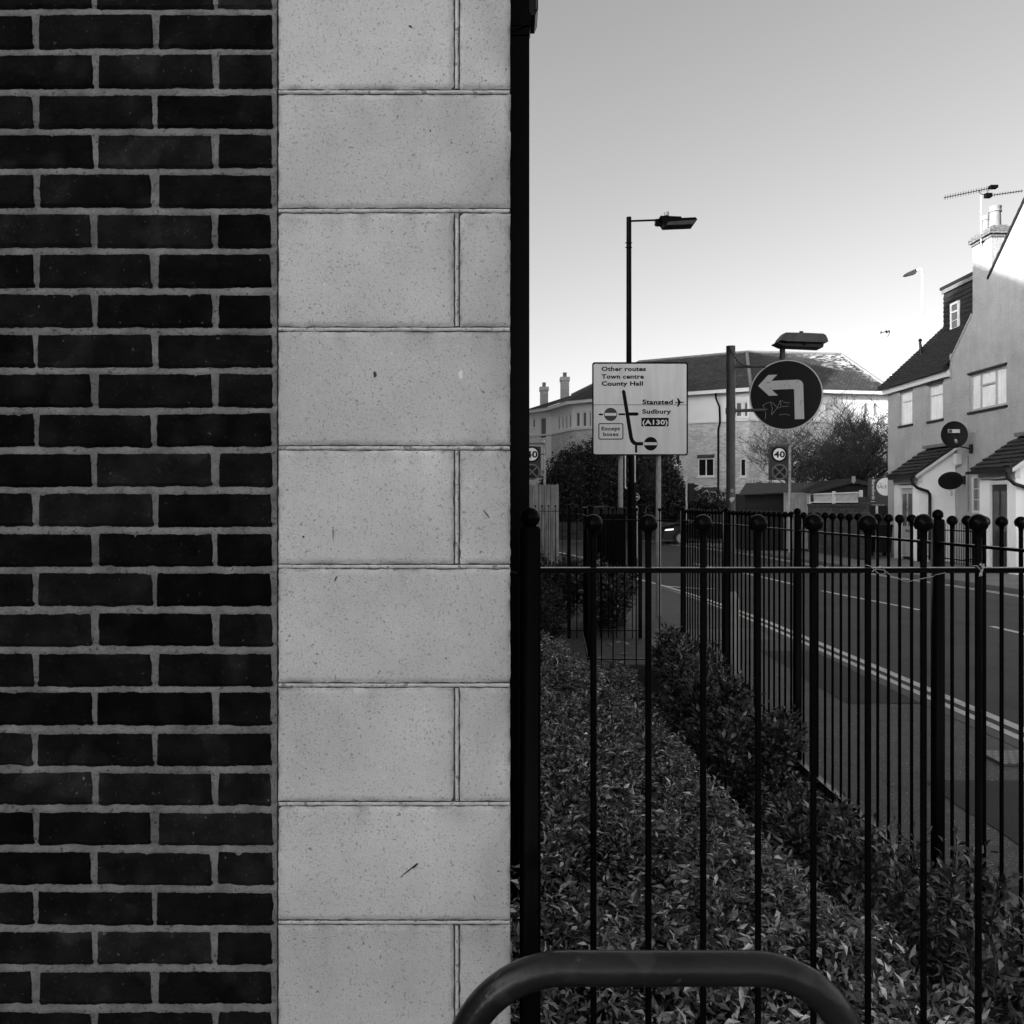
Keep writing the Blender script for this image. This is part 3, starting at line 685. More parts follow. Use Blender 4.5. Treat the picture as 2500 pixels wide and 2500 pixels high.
poly([(858,617),(828,617),(812,625),(828,634),(858,634)])
poly(rrect(1220,657,1477,738,10))
for body, a, b, c_, cp in (('Other routes',845,1262,215,38),('Town centre',845,1243,287,38),('County Hall',845,1235,353,38),('Stansted',1230,1517,528,40),('Sudbury',1230,1500,617,38),('Except',845,1020,775,32),('buses',860,1003,828,32)):
    put_text(mb, body, a, b, c_, cp*1.06, lambda u, v: z5(u, v, .005), .032 if cp > 35 else .02)
# box round the exception
o_ = rrect(815,708,1050,862,18); i_ = rrect(823,716,1042,854,12)
for k in range(len(o_)): k2 = (k+1) % len(o_); mb.prism([z5(*o_[k],.004), z5(*o_[k2],.004), z5(*i_[k2],.004), z5(*i_[k],.004)], (0,.002,0))
# aeroplane symbol
poly([(1541,506),(1560,508),(1565,508),(1556,470),(1568,472),(1592,506),(1612,506),(1626,512),(1612,517),(1592,517),(1568,552),(1556,554),(1566,516),(1552,515),(1546,524),(1540,524),(1543,512)])
mb.box(z5(770,0).x, z5(1660,0).x, YS-.0035, YS-.002, z5(0,537).z, z5(0,533).z)
mb.build('lettering', M['signblack'], ds)
mb = MB(); disc(930,625,62,.004); mb.build('no_entry_roundel', M['signred'], ds)
mb = MB(); disc(1308,902,64,.006); mb.build('no_entry_roundel', M['signblack'], ds)
mb = MB(); poly([(875,612),(985,612),(985,638),(875,638)], .006); mb.build('roundel_bar', M['signwhite'], ds); mb = MB(); poly([(1248,888),(1367,888),(1367,915),(1248,915)], .008); mb.build('roundel_bar', M['signwhite'], ds); mb = MB()
for k in range(36):      # white rim round the second roundel where it meets the route
    q0, q1 = 2*PI*k/36, 2*PI*(k+1)/36
    mb.prism([z5(1308+64*math.cos(q0), 902+64*math.sin(q0), .006), z5(1308+64*math.cos(q1), 902+64*math.sin(q1), .006), z5(1308+72*math.cos(q1), 902+72*math.sin(q1), .006), z5(1308+72*math.cos(q0), 902+72*math.sin(q0), .006)], (0,.001,0))
mb.build('roundel_rim', M['signwhite'], ds); mb = MB(); put_text(mb, '(A130)', 1230, 1468, 720, 44, lambda u, v: z5(u, v, .0065), .03)
mb.build('road_number', M['signwhite'], ds)
for px in (1515, 1607.5):
    for py in (905, 1085): MB().box(XP(px,YS)-.07, XP(px,YS)+.07, YS+.02, YS+.06, ZP(py,YS)-.02, ZP(py,YS)+.02).build('clamp', M['galvdark'], ds)

# ------------------------------------------------------------------ turn-left sign with its own lamp
YA = 7.62
pole = empty('turn_left_sign', (XP(1784,YA), YA, 0), 'round dark sign with white left turn arrow and scratched graffiti on a grey pole', 'road sign')
xp = XP(1784, YA); rp = 11*YA/F
MB().tube([(xp,YA,.9),(xp,YA,ZP(845,YA))], rp, 20).build('pole', M['galvdark'], pole, smooth=True)
MB().lathe([(.072,0),(.072,.86),(.066,.9),(rp,.95)], (xp, YA, 0), 20).build('pole_base', M['galv'], pole, smooth=True)
yaw = math.radians(-20); RA = 328/3.864*YA/F
cxa, cza = XP(1700+812/3.864, YA), ZP(750+840/3.864, YA)
def za(x, y, d=0.0):
    u = (x-812)/308*RA; v = -(y-840)/328*RA
    return Vector((cxa+u*math.cos(yaw)-d*math.sin(-yaw)*-1*0, YA-.09+u*math.sin(yaw), cza+v)) + Vector((math.sin(yaw)*d, -math.cos(yaw)*d, 0))
Dn = Vector((-math.sin(yaw), math.cos(yaw), 0))
def discA(r0, d, th, m, nm):
    mb = MB(); mb.prism([za(812+308*r0*math.cos(2*PI*k/64), 840+328*r0*math.sin(2*PI*k/64), d) for k in range(64)], Dn*th); return mb.build(nm, m, pole)
discA(1.0, 0, .012, M['signwhite'], 'rim'); face = discA(.965, .002, .002, M['signdark'], 'face')
mb = MB()
arc = [(905+53*math.sin(q), 756-53*math.cos(q)) for q in [PI/2*k/8 for k in range(9)]]
arc2 = [(868+14*math.sin(q), 800-13*math.cos(q)) for q in [PI/2*(8-k)/8 for k in range(9)]]
mb.prism([za(x, y, .004) for x, y in [(580,745),(665,647),(742,647),(692,703)]+arc+[(966,1070),(888,1070)]+arc2+[(695,787),(748,842),(672,842)]], Dn*.0015)
mb.build('arrow', M['signwhite'], pole)
mb = MB()
def sline(pts, w_=4):
    for (a, b) in zip(pts[:-1], pts[1:]):
        ax, ay = a; bx, by = b; l = math.hypot(bx-ax, by-ay)+1e-6; nx_, ny_ = -(by-ay)/l*w_/2, (bx-ax)/l*w_/2
        mb.prism([za(ax+nx_, ay+ny_, .004), za(bx+nx_, by+ny_, .004), za(bx-nx_, by-ny_, .004), za(ax-nx_, ay-ny_, .004)], Dn*.001)
for s_ in ([(640,1060),(645,1010),(630,950),(618,930),(650,912),(690,900)],[(685,900),(700,960),(692,1020)],[(620,975),(665,965)],[(700,905),(745,960),(768,955)],[(692,1022),(740,960),(768,893)],[(758,893),(790,895)],[(790,905),(845,918)],[(780,948),(838,945)],[(770,893),(772,955)],[(758,1025),(790,1020),(815,1018)],[(812,1018),(845,1032)]): sline(s_, 4.5)
mb.build('graffiti', M['scratch'], pole)
mb = MB()
for (a, b) in [(730,615),(820,615),(912,615),(733,1076),(826,1076),(915,1076)]: mb.prism([za(a+7*math.cos(2*PI*k/10), b+7*math.sin(2*PI*k/10), .005) for k in range(10)], Dn*.003)
for (a,b,c_,d_) in [(648,719,682,716),(825,712,822,730),(915,710,903,728),(805,742,808,758),(838,748,845,762),(676,770,690,772),(922,768,925,780),(935,906,950,902),(932,936,938,920)]: sline([(a,b),(c_,d_)], 6)
mb.build('fixing', M['signblack'], pole)
for yy in (565, 978):
    z_ = ZP(750+yy/3.864, YA)
    MB().tube([(xp,YA-.02,z_),(XP(1700+640/3.864,YA),YA-.035,z_+.003)], .014, 10).build('bracket_arm', M['galvdark'], pole)
    MB().tube([(xp,YA,z_-.025),(xp,YA,z_+.025)], rp+.006, 18).build('clamp', M['galvdark'], pole)
cb = [(305,362),(320,400),(345,440),(365,475),(400,520),(440,545),(480,552)]
MB().tube([P(1700+x/3.864, 750+y/3.864, YA-.06) for x, y in cb], .005, 6).build('cable', M['darkgrey'], pole)
# swan-neck lamp over the disc
xn = XP(1700+812/3.864, YA)
MB().tube([(xn,YA+.0,ZP(750+700/3.864,YA)),(xn,YA,ZP(750+345/3.864,YA))], .024, 14).build('lamp_riser', M['galvdark'], pole, smooth=True)
MB().tube([(xn,YA,ZP(750+478/3.864,YA)),(xn,YA,ZP(750+460/3.864,YA))], .028, 14).build('collar', M['galvdark'], pole)
MB().tube([(xn,YA,ZP(750+372/3.864,YA)),(xn+.03,YA-.03,ZP(750+360/3.864,YA))], .018, 8).build('lamp_bracket', M['galvdark'], pole)
ls = lambda x, y, d=0: P(1700+x/3.864, 750+y/3.864, YA-.06-d)
hood = MB(); out = [(768,325),(780,290),(808,255),(830,245),(990,248),(1165,257),(1185,270),(1200,310),(1206,345),(1195,350),(830,338)]
nseg = 6
prev = None
rings = []
for k in range(nseg+1):
    q = PI*k/nseg; dep = -.10*math.cos(q); scl = .78+.22*math.sin(q)
    ring = []
    for x, y in out:
        yy = 345-(345-y)*scl if y < 340 else y
        ring.append(ls(x, yy)+Vector((0, dep, 0)))
    rings.append(ring)
b0 = len(hood.v); m_ = len(out)
for r_ in rings: hood.v.extend([tuple(v) for v in r_])
for i in range(nseg):
    for k in range(m_): hood.f.append((b0+i*m_+k, b0+i*m_+(k+1) % m_, b0+(i+1)*m_+(k+1) % m_, b0+(i+1)*m_+k))
hood.f.append(tuple(range(b0+m_-1, b0-1, -1))); hood.f.append(tuple(range(b0+nseg*m_, b0+(nseg+1)*m_)))
hd = hood.build('lamp_hood', M['galvdark'], pole)
MB().prism([ls(760,325,.08), ls(830,342,.08), ls(1205,350,.08), ls(1195,378,.08), ls(830,362,.08), ls(762,332,.08)], (0,.16,0)).build('lamp_lens', M['darkgrey'], pole)
MB().tube([ls(975,238), ls(1005,238)], .012, 8).build('photocell', M['darkgrey'], pole)
MB().ball(ls(1017,350,.085), .010, 10, 6).build('catch', M['blackmetal'], pole)
# stickers on the pole
def sticker(xa, ya, r, m, nm, n=16):
    mb = MB(); c = P(1700+xa/3.864, 750+ya/3.864, YA-rp-.003); mb.prism([(c.x+r*math.cos(2*PI*k/n), c.y, c.z+r*1.0*math.sin(2*PI*k/n)) for k in range(n)], (0,.006,0)); return mb.build(nm, m, pole)
sticker(339,1730,.0135,M['white'],'sticker'); 
mb = MB(); c = P(1700+339/3.864, 750+1730/3.864, YA-rp-.0045); mb.prism([(c.x+.006*math.cos(2*PI*k/12), c.y, c.z+.006*math.sin(2*PI*k/12)) for k in range(12)], (0,.001,0)); mb.build('sticker_eye', M['signblack'], pole)
MB().prism([P(1700+x/3.864, 750+y/3.864, YA-rp-.003) for x, y in [(310,1810),(330,1792),(362,1795),(358,1815),(330,1845),(322,1830)]], (0,.008,0)).build('sticker', M['renderwhite'], pole)

# ------------------------------------------------------------------ street lamps
YL = 19.4
sl_ = empty('street_lamp', (XP(1537,YL), YL, 0), 'tall black street lamp with flat lantern on a short arm, rising behind the direction sign', 'street lamp', 'street lamps')
z8 = lambda x, y, d=0: P(1400+x/4.83, 450+y/4.83, YL-d)
xlp = XP(1400+654/4.83, YL)
mb = MB().tube([(xlp+.07,YL,0),(xlp+.06,YL,2.2)], .10, 14); mb.build('pole_base', M['blackmetal'], sl_, smooth=True)
MB().tube([(xlp+.06,YL,2.2),(xlp,YL,4.5),(xlp,YL,z8(0,388).z)], [.065,.06,.056], 14).build('pole', M['blackmetal'], sl_, smooth=True)
MB().tube([z8(654,434), z8(975,422)], .021, 10).build('arm', M['blackmetal'], sl_)
mb = MB().prism([z8(968,408,.07), z8(1015,405,.07), z8(1060,440,.07), z8(1070,475,.07), z8(985,475,.07), z8(968,460,.07)], (0,.14,0)); mb.build('knuckle', M['blackmetal'], sl_)
top = [(1012,392),(1030,365),(1270,375),(1278,392),(1440,385),(1462,412),(1415,435),(1110,438)]
mb = MB()
A_ = [z8(x, y, .14) for x, y in [(1105,438),(1462,412),(1415,474),(1075,488),(1012,392)]]
mb.prism([z8(1012,392,.16), z8(1030,368,.16), z8(1270,378,.16), z8(1278,394,.16), z8(1442,387,.16), z8(1462,412,.16), z8(1418,472,.16), z8(1078,486,.16)], (0,.32,0)); mb.build('lantern', M['blackmetal'], sl_)
MB().prism([z8(1120,440,.163), z8(1450,416,.163), z8(1410,468,.163), z8(1095,480,.163)], (0,.003,0)).build('lamp_glass', M['darkgrey'], sl_)
MB().tube([z8(1098,372), z8(1098,328)], .055, 14).build('photocell', M['galv'], sl_)
for yy in (690,745): MB().tube([z8(612,yy,.05), z8(690,yy,.05)], .012, 6).build('bolt', M['blackmetal'], sl_)
YF = 40.0
s2_ = empty('street_lamp', (XP(2252,YF), YF, 0), 'slim pale sunlit street lamp rising behind the house roof', 'street lamp', 'street lamps')
MB().tube([(XP(2252,YF),YF,0),(XP(2252,YF),YF,ZP(672,YF)),(XP(2251,YF),YF,ZP(659,YF)),(XP(2246,YF),YF,ZP(656,YF)),(XP(2238,YF),YF,ZP(660,YF))], [.07,.045,.04,.035,.03], 10).build('pole', M['white'], s2_, smooth=True)
MB().prism([P(2209,672,YF), P(2214,666,YF), P(2236,656,YF), P(2240,660,YF), P(2236,668,YF), P(2216,673,YF)], (0,.25,0)).build('lantern', M['darkgrey'], s2_)

# ------------------------------------------------------------------ speed signs
def speed_sign(px, py, Y, r, lab, pxpole, ytop, px2, py2, r2, lower=True):
    x0 = XP(pxpole, Y); root = empty('speed_limit_sign', (x0, Y, 0), lab, 'road sign', 'round speed limit signs')
    MB().tube([(x0,Y,0),(x0,Y,ZP(ytop,Y))], .048, 12).build('pole', M['galv'], root, smooth=True)
    c = P(px, py, Y-.07); R = r*Y/F
    def dd(rr, dy, m, nm, cc=c, th=.01):
        mb = MB(); mb.prism([(cc.x+rr*math.cos(2*PI*k/40), cc.y-dy, cc.z+rr*math.sin(2*PI*k/40)) for k in range(40)], (0,th,0)); return mb.build(nm, m, root)
    dd(R, 0, M['signblack'], 'ring'); dd(R*.78, .003, M['signwhite'], 'face', th=.003)
    mb = MB(); s = R/72.
    put_text(mb, '40', -50*s, 52*s, -28*s*-1, 56*s, lambda u, v: Vector((c.x+u, c.y-.007, c.z-v)), .03); mb.build('numerals', M['signblack'], root)
    c2 = P(px2, py2, Y-.07); R2 = r2*Y/F
    if lower:
        dd(R2, 0, M['galvdark'], 'no_stopping_disc', c2); dd(R2*.80, .003, M['signdark'], 'disc_centre', c2, .003)
        mb = MB()
        for a in (PI/4, -PI/4):
            u = Vector((math.cos(a),0,math.sin(a))); v = Vector((-math.sin(a),0,math.cos(a)))
            mb.prism([c2+u*R2*.85+v*R2*.09-Vector((0,.006+.001*a,0)), c2-u*R2*.85+v*R2*.09-Vector((0,.006+.001*a,0)), c2-u*R2*.85-v*R2*.09-Vector((0,.006+.001*a,0)), c2+u*R2*.85-v*R2*.09-Vector((0,.006+.001*a,0))], (0,.002,0))
        mb.build('cross', M['galvdark'], root)
    zt = c.z+R+.06
    if lower: MB().box(c.x-R*1.12, c.x+R*1.12, Y-.045, Y-.03, c2.z-R2*.75, c.z+R*.95).build('backing_board', M['darkgrey'], root)
    sg = 1 if x0 > c.x else -1
    MB().box(min(c.x-R*.9*1, x0), max(x0, c.x+R), Y-.12, Y+.02, zt+.0, zt+.07).build('lamp_housing', M['galvdark'], root)
    for cc in (c.z, c2.z): MB().box(min(c.x, x0), max(c.x, x0), Y-.06, Y-.03, cc-.02, cc+.02).build('bracket', M['galvdark'], root)
    return root
speed_sign(1902.6, 1109, 31.5, 19.0, 'round 40 speed sign above a no stopping disc on a pole by the trellis wall', 1928, 1080, 1903.5, 1152, 19.5)
speed_sign(1298, 1109, 34.0, 20.0, 'half hidden 40 speed sign showing its zero, right beside the drainpipe', 1330, 1074, 1299, 1152, 20)

# ------------------------------------------------------------------ traffic signals
def signal(px, Y, ytop, lab, hx0, hx1, hy0, hy1, facing=1):
    x0 = XP(px, Y); root = empty('traffic_light', (x0, Y, 0), lab, 'traffic light', 'traffic lights')
    MB().tube([(x0,Y,0),(x0,Y,ZP(ytop,Y))], .055, 10).build('pole', M['galv'], root)
    a = XP(hx0, Y); b = XP(hx1, Y); z0 = ZP(hy1, Y); z1 = ZP(hy0, Y); m_ = a+(b-a)*.5
    MB().box(a, m_, Y-.15, Y+.15, z0, z1).build('signal_head', M['plastic'], root)
    for k in range(3):
        zz = z1-(z1-z0)*(k+.5)/3
        MB().prism([(m_,Y-.1,zz+.11),(b,Y-.1,zz+.05),(b-.05*0,Y-.1,zz+.02),(m_+.03,Y-.1,zz-.08),(m_,Y-.1,zz-.08)], (0,.2,0)).build('visor', M['plastic'], root)
    MB().box(x0, a, Y-.03, Y+.03, z1-.1, z1-.05).box(x0, a, Y-.03, Y+.03, z0+.05, z0+.1).build('bracket', M['plastic'], root)
    return root
signal(1676.5, 41.5, 1171, 'traffic light with hooded lamps between the hedge and the pale brick flats', 1681, 1705, 1180, 1224)
signal(1838, 39.0, 1170, 'traffic light with hooded lamps left of the round 40 sign', 1848, 1867, 1178, 1225)
# signal with white-edged backing board, and a small no-entry sign, behind the lamp column
YB = 30.0
tb = empty('traffic_light', (XP(1545,YB), YB, 0), 'traffic light backing board with white edge behind the black lamp column', 'traffic light', 'traffic lights')
MB().tube([(XP(1547,YB),YB+.1,0),(XP(1547,YB),YB+.1,ZP(1120,YB))], .05, 10).build('pole', M['galvdark'], tb)
c0 = [P(1250+x/3.864, 850+y/3.864, YB) for x, y in rrect(1065,980,1167,1325,14)]
MB().prism(c0, (0,.02,0)).build('board_edge', M['white'], tb)
MB().prism([P(1250+x/3.864, 850+y/3.864, YB-.003) for x, y in rrect(1076,992,1156,1314,8)], (0,.003,0)).build('board', M['signblack'], tb)
for k in range(3):
    q = P(1538, 1125+k*23, YB-.02); MB().tube([q, q+Vector((0,-.12,0))], .10, 12).build('visor', M['plastic'], tb)
ne = empty('no_entry_sign', (XP(1552,28), 28, 0), 'small round no entry sign on a bollard low behind the black lamp column', 'road sign')
MB().box(XP(1546,28), XP(1556,28), 27.98, 28.1, 0, ZP(1235,28)).build('bollard', M['white'], ne)
mb = MB(); c = P(1551.5,1213,28); rr_ = 10*28/F
mb.prism([(c.x+rr_*math.cos(2*PI*k/32), c.y, c.z+rr_*math.sin(2*PI*k/32)) for k in range(32)], (0,.02,0)); mb.build('rim', M['white'], ne)
mb = MB(); mb.prism([(c.x+rr_*.9*math.cos(2*PI*k/32), c.y-.003, c.z+rr_*.9*math.sin(2*PI*k/32)) for k in range(32)], (0,.003,0)); mb.build('face', M['signred'], ne)
MB().box(c.x-rr_*.7, c.x+rr_*.7, c.y-.006, c.y-.003, c.z-.02, c.z+.02).build('white_bar', M['white'], ne)

# ------------------------------------------------------------------ tall dark cabinet between the railings
cab = empty('street_cabinet', (XP(1473,12.4), 12.4, 0), 'tall black street cabinet behind the far railing', 'cabinet')
xa, xb = XP(1428,12.4), XP(1526,12.4)
MB().box(xa, xb, 12.3, 12.75, 0, CH-.06).build('body', M['plastic'], cab); MB().prism([(xa-.02,12.28,CH-.06),(xb+.02,12.28,CH-.06),(xb+.02,12.28,CH-.04),((xa+xb)/2,12.28,CH-.015),(xa-.02,12.28,CH-.04)], (0,.49,0)).build('lid', M['plastic'], cab)
MB().box(xa+.03, (xa+xb)/2-.004, 12.292, 12.3, .1, CH-.12).build('door', M['blackmetal'], cab)
MB().box((xa+xb)/2+.004, xb-.03, 12.292, 12.3, .1, CH-.12).build('door', M['blackmetal'], cab)

# ------------------------------------------------------------------ timber fence at the left
tf = empty('timber_fence', (.4, 24, 0), 'tall weathered timber board fence standing beside the drainpipe', 'fence')
tb__ = []; x = -3.0; xe = XP(1358, 24); mb = MB(); zt = ZP(1183, 24)
while x < xe-.05:
    wd = .155; mb.box(x, min(x+wd, xe), 24+rnd.uniform(-.006,.006), 24.025+.01*(int(x*10) % 2), 0.02, zt+rnd.uniform(-.012,.004)); x += wd+.012; tb__ += [rnd.uniform(.7,1.15)]*8
mb.build('boards', M['boardwood'], tf, tone=tb__)
MB().box(-3, xe-.01, 24.036, 24.039, .02, zt-.02).build('backing_strip', M['darkwood'], tf)
MB().box(-3, xe, 24.04, 24.09, .4, .48).box(-3, xe, 24.04, 24.09, 1.6, 1.68).build('rail', M['wood'], tf)
MB().box(xe-.0, xe+.07, 24.0, 24.09, 0, zt+.01).build('post', M['wood'], tf)

# ------------------------------------------------------------------ hedge, low wall, car beyond the junction
def crown_leaves(name, mt, blobs, n, ll, parent):
    tot = sum(b[3]*b[4]*b[5] for b in blobs); P_ = []; 
    for (cx, cy, cz, rx, ry, rz) in blobs:
        k = int(n*rx*ry*rz/tot); v = nrg.normal(size=(k,3)); v /= np.linalg.norm(v, axis=1, keepdims=True)
        bump = np.array([1+.22*fn(a[0]*2.4+cx, a[1]*2.4+cy, a[2]*2.4+cz)+.12*fn(a[0]*6+cx, a[1]*6, a[2]*6) for a in v])
        r = (1-.35*nrg.random(k)**1.8)*bump
        P_.append(np.array([cx,cy,cz])+v*r[:,None]*np.array([rx,ry,rz]))
    P_ = np.concatenate(P_); P_ = P_[P_[:,2] > .05]; m = len(P_)
    d = nrg.normal(size=(m,3)); d[:,2] += .2; s = ll*(.6+.8*nrg.random(m))
    return leaf_mesh(name, mt, P_, d, nrg.normal(size=(m,3))+np.array([0,-.3,1.0]), s, s*.5, parent=parent)
hg = empty('hedge', (6, 44.5, 0), 'large dark evergreen hedge mass beyond the junction below the direction sign', 'hedge')
HB = []
for px, py, rx, rz in [(1345,1195,.8,1.3),(1375,1170,1.1,1.8),(1405,1160,1.2,2.0),(1440,1155,1.3,2.1),(1475,1160,1.3,2.0),(1510,1165,1.3,2.0),(1550,1160,1.3,2.1),(1590,1158,1.2,2.1),(1615,1165,1.1,1.9),(1635,1190,.9,1.3),(1655,1210,.7,1.0),(1455,1135,.8,1.2),(1600,1135,.7,1.1)]:
    c = P(px, py, 44.6); HB.append((c.x, 44.6+rnd.uniform(-.4,.6), c.z-.3, rx, 1.3, rz))
    HB.append((c.x+rnd.uniform(-.3,.3), 44.6, 1.2, rx*1.05, 1.2, 1.5))
crown_leaves('foliage', M['leafdark'], HB, 42000, .15, hg)
mb = MB()
for b in HB: mb.ball((b[0], b[1]+.2, b[2]), 1.0, 12, 8)
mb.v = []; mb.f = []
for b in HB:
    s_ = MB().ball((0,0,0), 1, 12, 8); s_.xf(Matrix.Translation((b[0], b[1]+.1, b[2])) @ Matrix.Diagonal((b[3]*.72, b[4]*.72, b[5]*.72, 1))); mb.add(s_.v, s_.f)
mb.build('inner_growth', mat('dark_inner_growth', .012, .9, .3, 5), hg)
hg2 = empty('bush', (XP(1715,45), 45, 0), 'small dark bush right of the hedge in front of the white arch', 'bush')
HB2 = []
for px, py, rx, rz in [(1690,1228,.8,.75),(1715,1222,.8,.85),(1745,1226,.9,.8),(1668,1232,.7,.6),(1762,1238,.6,.55)]:
    c = P(px, py, 45); HB2.append((c.x, 45, c.z-.2, rx, .9, rz)); HB2.append((c.x, 45, .9, rx, .9, 1.0))
crown_leaves('foliage', M['leafdark'], HB2, 12000, .13, hg2)
lw = MB().box(-12, XP(1815,43.2), 43.2, 43.45, -.13, .85).build('wall', M['darkbrickwall'])
lw.name = 'low_brick_wall'; tag(lw, 'low dark brick wall at the foot of the hedge across the junction', 'wall')
# car
YC = 40.3
car = empty('car', (XP(1720,YC), YC, RZ), 'dark car with bright headlamp passing on the cross road, seen through the railings', 'car')
cx0 = XP(1612, YC); Lc = 4.2; zc0 = RZ
prof = [(0,.32),(.02,.62),(.12,.74),(.95,.90),(1.35,1.0),(1.95,1.40),(2.3,1.46),(3.2,1.45),(3.75,1.15),(4.12,1.02),(4.2,.62),(4.18,.32)]
body = [(a,b) for a,b in prof if b <= 1.02]
lowp = [(0,.30),(.02,.62),(.12,.74),(.95,.92),(1.35,.98),(3.8,1.02),(4.12,1.0),(4.2,.62),(4.18,.30)]
def arch(cx, r): return [(cx+r*math.cos(q), .30+r*math.sin(q)) for q in [PI*k/8 for k in range(9)]]
bot = [(4.18,.30)]+[(x, z) for x, z in arch(3.4,.34)]+[(x, z) for x, z in arch(.78,.34)]+[(0,.30)]
poly_ = lowp[:-1]+bot
mb = MB(); mb.prism([(cx0+a, YC-.85, zc0+b) for a, b in poly_[:-1]], (0,1.7,0)); mb.build('body', M['carpaint'], car)
cabp = [(1.25,.985),(1.95,1.40),(2.3,1.46),(3.15,1.44),(3.85,1.02)]
mb = MB(); n_ = len(cabp)
A1 = [(cx0+a, YC-.84+(b-.98)*.35, zc0+b) for a, b in cabp]; B1 = [(cx0+a, YC+.84-(b-.98)*.35, zc0+b) for a, b in cabp]
mb.add(A1+B1, [tuple(range(n_-1,-1,-1)), tuple(range(n_, 2*n_))]+[(i, i+1, i+1+n_, i+n_) for i in range(n_-1)]); mb.build('cabin', M['carpaint'], car)
mb = MB()
for pts in ([(1.50,1.02),(2.0,1.36),(2.45,1.39),(2.45,1.03)],[(2.52,1.03),(2.52,1.39),(3.1,1.37),(3.6,1.05)]):
    mb.prism([(cx0+a, YC-.853+(b-.98)*.35, zc0+b) for a, b in pts], (0,.01,0))
mb.build('side_window', M['paneblack'], car)
for xx in (.78, 3.4):
    wl_ = MB().tube([(cx0+xx,YC-.86,zc0+.31),(cx0+xx,YC-.66,zc0+.31)], .31, 24).build('wheel', M['plastic'], car)
    MB().tube([(cx0+xx,YC-.865,zc0+.31),(cx0+xx,YC-.85,zc0+.31)], .2, 16).build('rim', M['galv'], wl_)
hm = bpy.data.materials.new('headlamp_light'); hm.use_nodes = True; e = hm.node_tree.nodes['Principled BSDF']; e.inputs['Emission Color'].default_value = (1,1,1,1); e.inputs['Emission Strength'].default_value = .7
MB().prism([(cx0+.04,YC-.87,zc0+.655),(cx0+.14,YC-.87,zc0+.71),(cx0+.46,YC-.87,zc0+.735),(cx0+.42,YC-.87,zc0+.675)], (0,.03,0)).build('headlight', hm, car)

# ------------------------------------------------------------------ generic walls and windows
def wall_holes(mb, O, U, N_, u0, u1, z0, z1, holes, dep=.12):
    O = Vector(O); U = Vector(U).normalized(); N_ = Vector(N_).normalized(); Z = Vector((0,0,1))
    us = sorted({u0, u1}|{min(max(h[i],u0),u1) for h in holes for i in (0,1)}); zs = sorted({z0, z1}|{min(max(h[i],z0),z1) for h in holes for i in (2,3)})
    q = lambda u, z, d=0: O+U*u+Vector((0,0,z))-N_*d
    flip = U.cross(Z).dot(N_) < 0
    for a, b in zip(us[:-1], us[1:]):
        for c, d in zip(zs[:-1], zs[1:]):
            mu, mz = (a+b)/2, (c+d)/2
            if any(h[0] < mu < h[1] and h[2] < mz < h[3] for h in holes): continue
            vs = [q(a,c), q(b,c), q(b,d), q(a,d)]; mb.add(vs if not flip else vs[::-1], [(0,1,2,3)])
    for (a, b, c, d) in holes:
        for (p, r) in (((a,c),(b,c)),((b,c),(b,d)),((b,d),(a,d)),((a,d),(a,c))):
            mb.add([q(*p), q(*r), q(*r,dep), q(*p,dep)], [(0,1,2,3)])
def window(parent, O, U, N_, u0, u1, z0, z1, mull=(), trans=(), fw=.06, fm=None, pm=None, sill=None, rec=.08, thin=()):
    O = Vector(O); U = Vector(U).normalized(); N_ = Vector(N_).normalized(); fm = fm or M['upvc']; pm = pm or M['paneblack']
    q = lambda u, z, d: O+U*u+Vector((0,0,z))-N_*d
    mb = MB()
    def bar_(a, b, c, d, t=.05, dd=0): mb.obox(q(a, c, rec-dd), U*(b-a), Vector((0,0,d-c)), -N_*t)
    bar_(u0, u0+fw, z0, z1); bar_(u1-fw, u1, z0, z1); bar_(u0+fw, u1-fw, z0, z0+fw); bar_(u0+fw, u1-fw, z1-fw, z1)
    for m_ in mull: bar_(m_-fw*.45, m_+fw*.45, z0+fw, z1-fw, .045, .002)
    for (a, b, t) in trans: bar_(a+.003, b-.003, t-fw*.4, t+fw*.4, .042, .001)
    wn = mb.build('window', fm, parent)
    g = MB(); g.obox(q(u0+fw*.5, z0+fw*.5, rec+.03), U*(u1-u0-fw), Vector((0,0,z1-z0-fw)), -N_*.008); g.build('pane', pm, wn)
    if thin:
        g = MB()
        for (a, b, c, d) in thin: g.obox(q(a, c, rec+.026), U*(b-a), Vector((0,0,d-c)), -N_*.006)
        g.build('glazing_bars', M['white'], wn)
    if sill:
        s_ = MB(); s_.obox(q(u0-.06, z0-.07, -.05), U*(u1-u0+.12), Vector((0,0,.06)), -N_*.16); s_.build('sill', sill, wn)
    return wn

# ------------------------------------------------------------------ rendered house on the right
XF = 13.5
fu = lambda px: F*XF/(px-PX)                      # distance along the street on the facade plane
fz = lambda px, py: CH+(PY-py)*fu(px)/F
hs = empty('rendered_house', (15.5, 24, 0), 'rough rendered house with tiled roof, dormer and two porches on the right', 'house')
OF = (XF, 0, 0); UF = (0,1,0); NF = (-1,0,0)
YLc = fu(2168); YG = fu(2323.6); EZ = 5.92
w1 = (fu(2227.3), fu(2196.3), fz(2196,1040), fz(2196,958)); w2 = (fu(2301.9), fu(2266.7), fz(2267,1028), fz(2267,941)); w3 = (fu(2457), fu(2367), fz(2367,1006), fz(2367,915))
w4 = (fu(2396), fu(2369), fz(2369,1252), fz(2369,1162))
mb = MB(); wall_holes(mb, OF, UF, NF, 14.0, YLc, 0, EZ, [w1, w2, w3, w4, (22.0,22.9,3.95,5.2) if False else (17.0,18.6,3.8,5.1)])
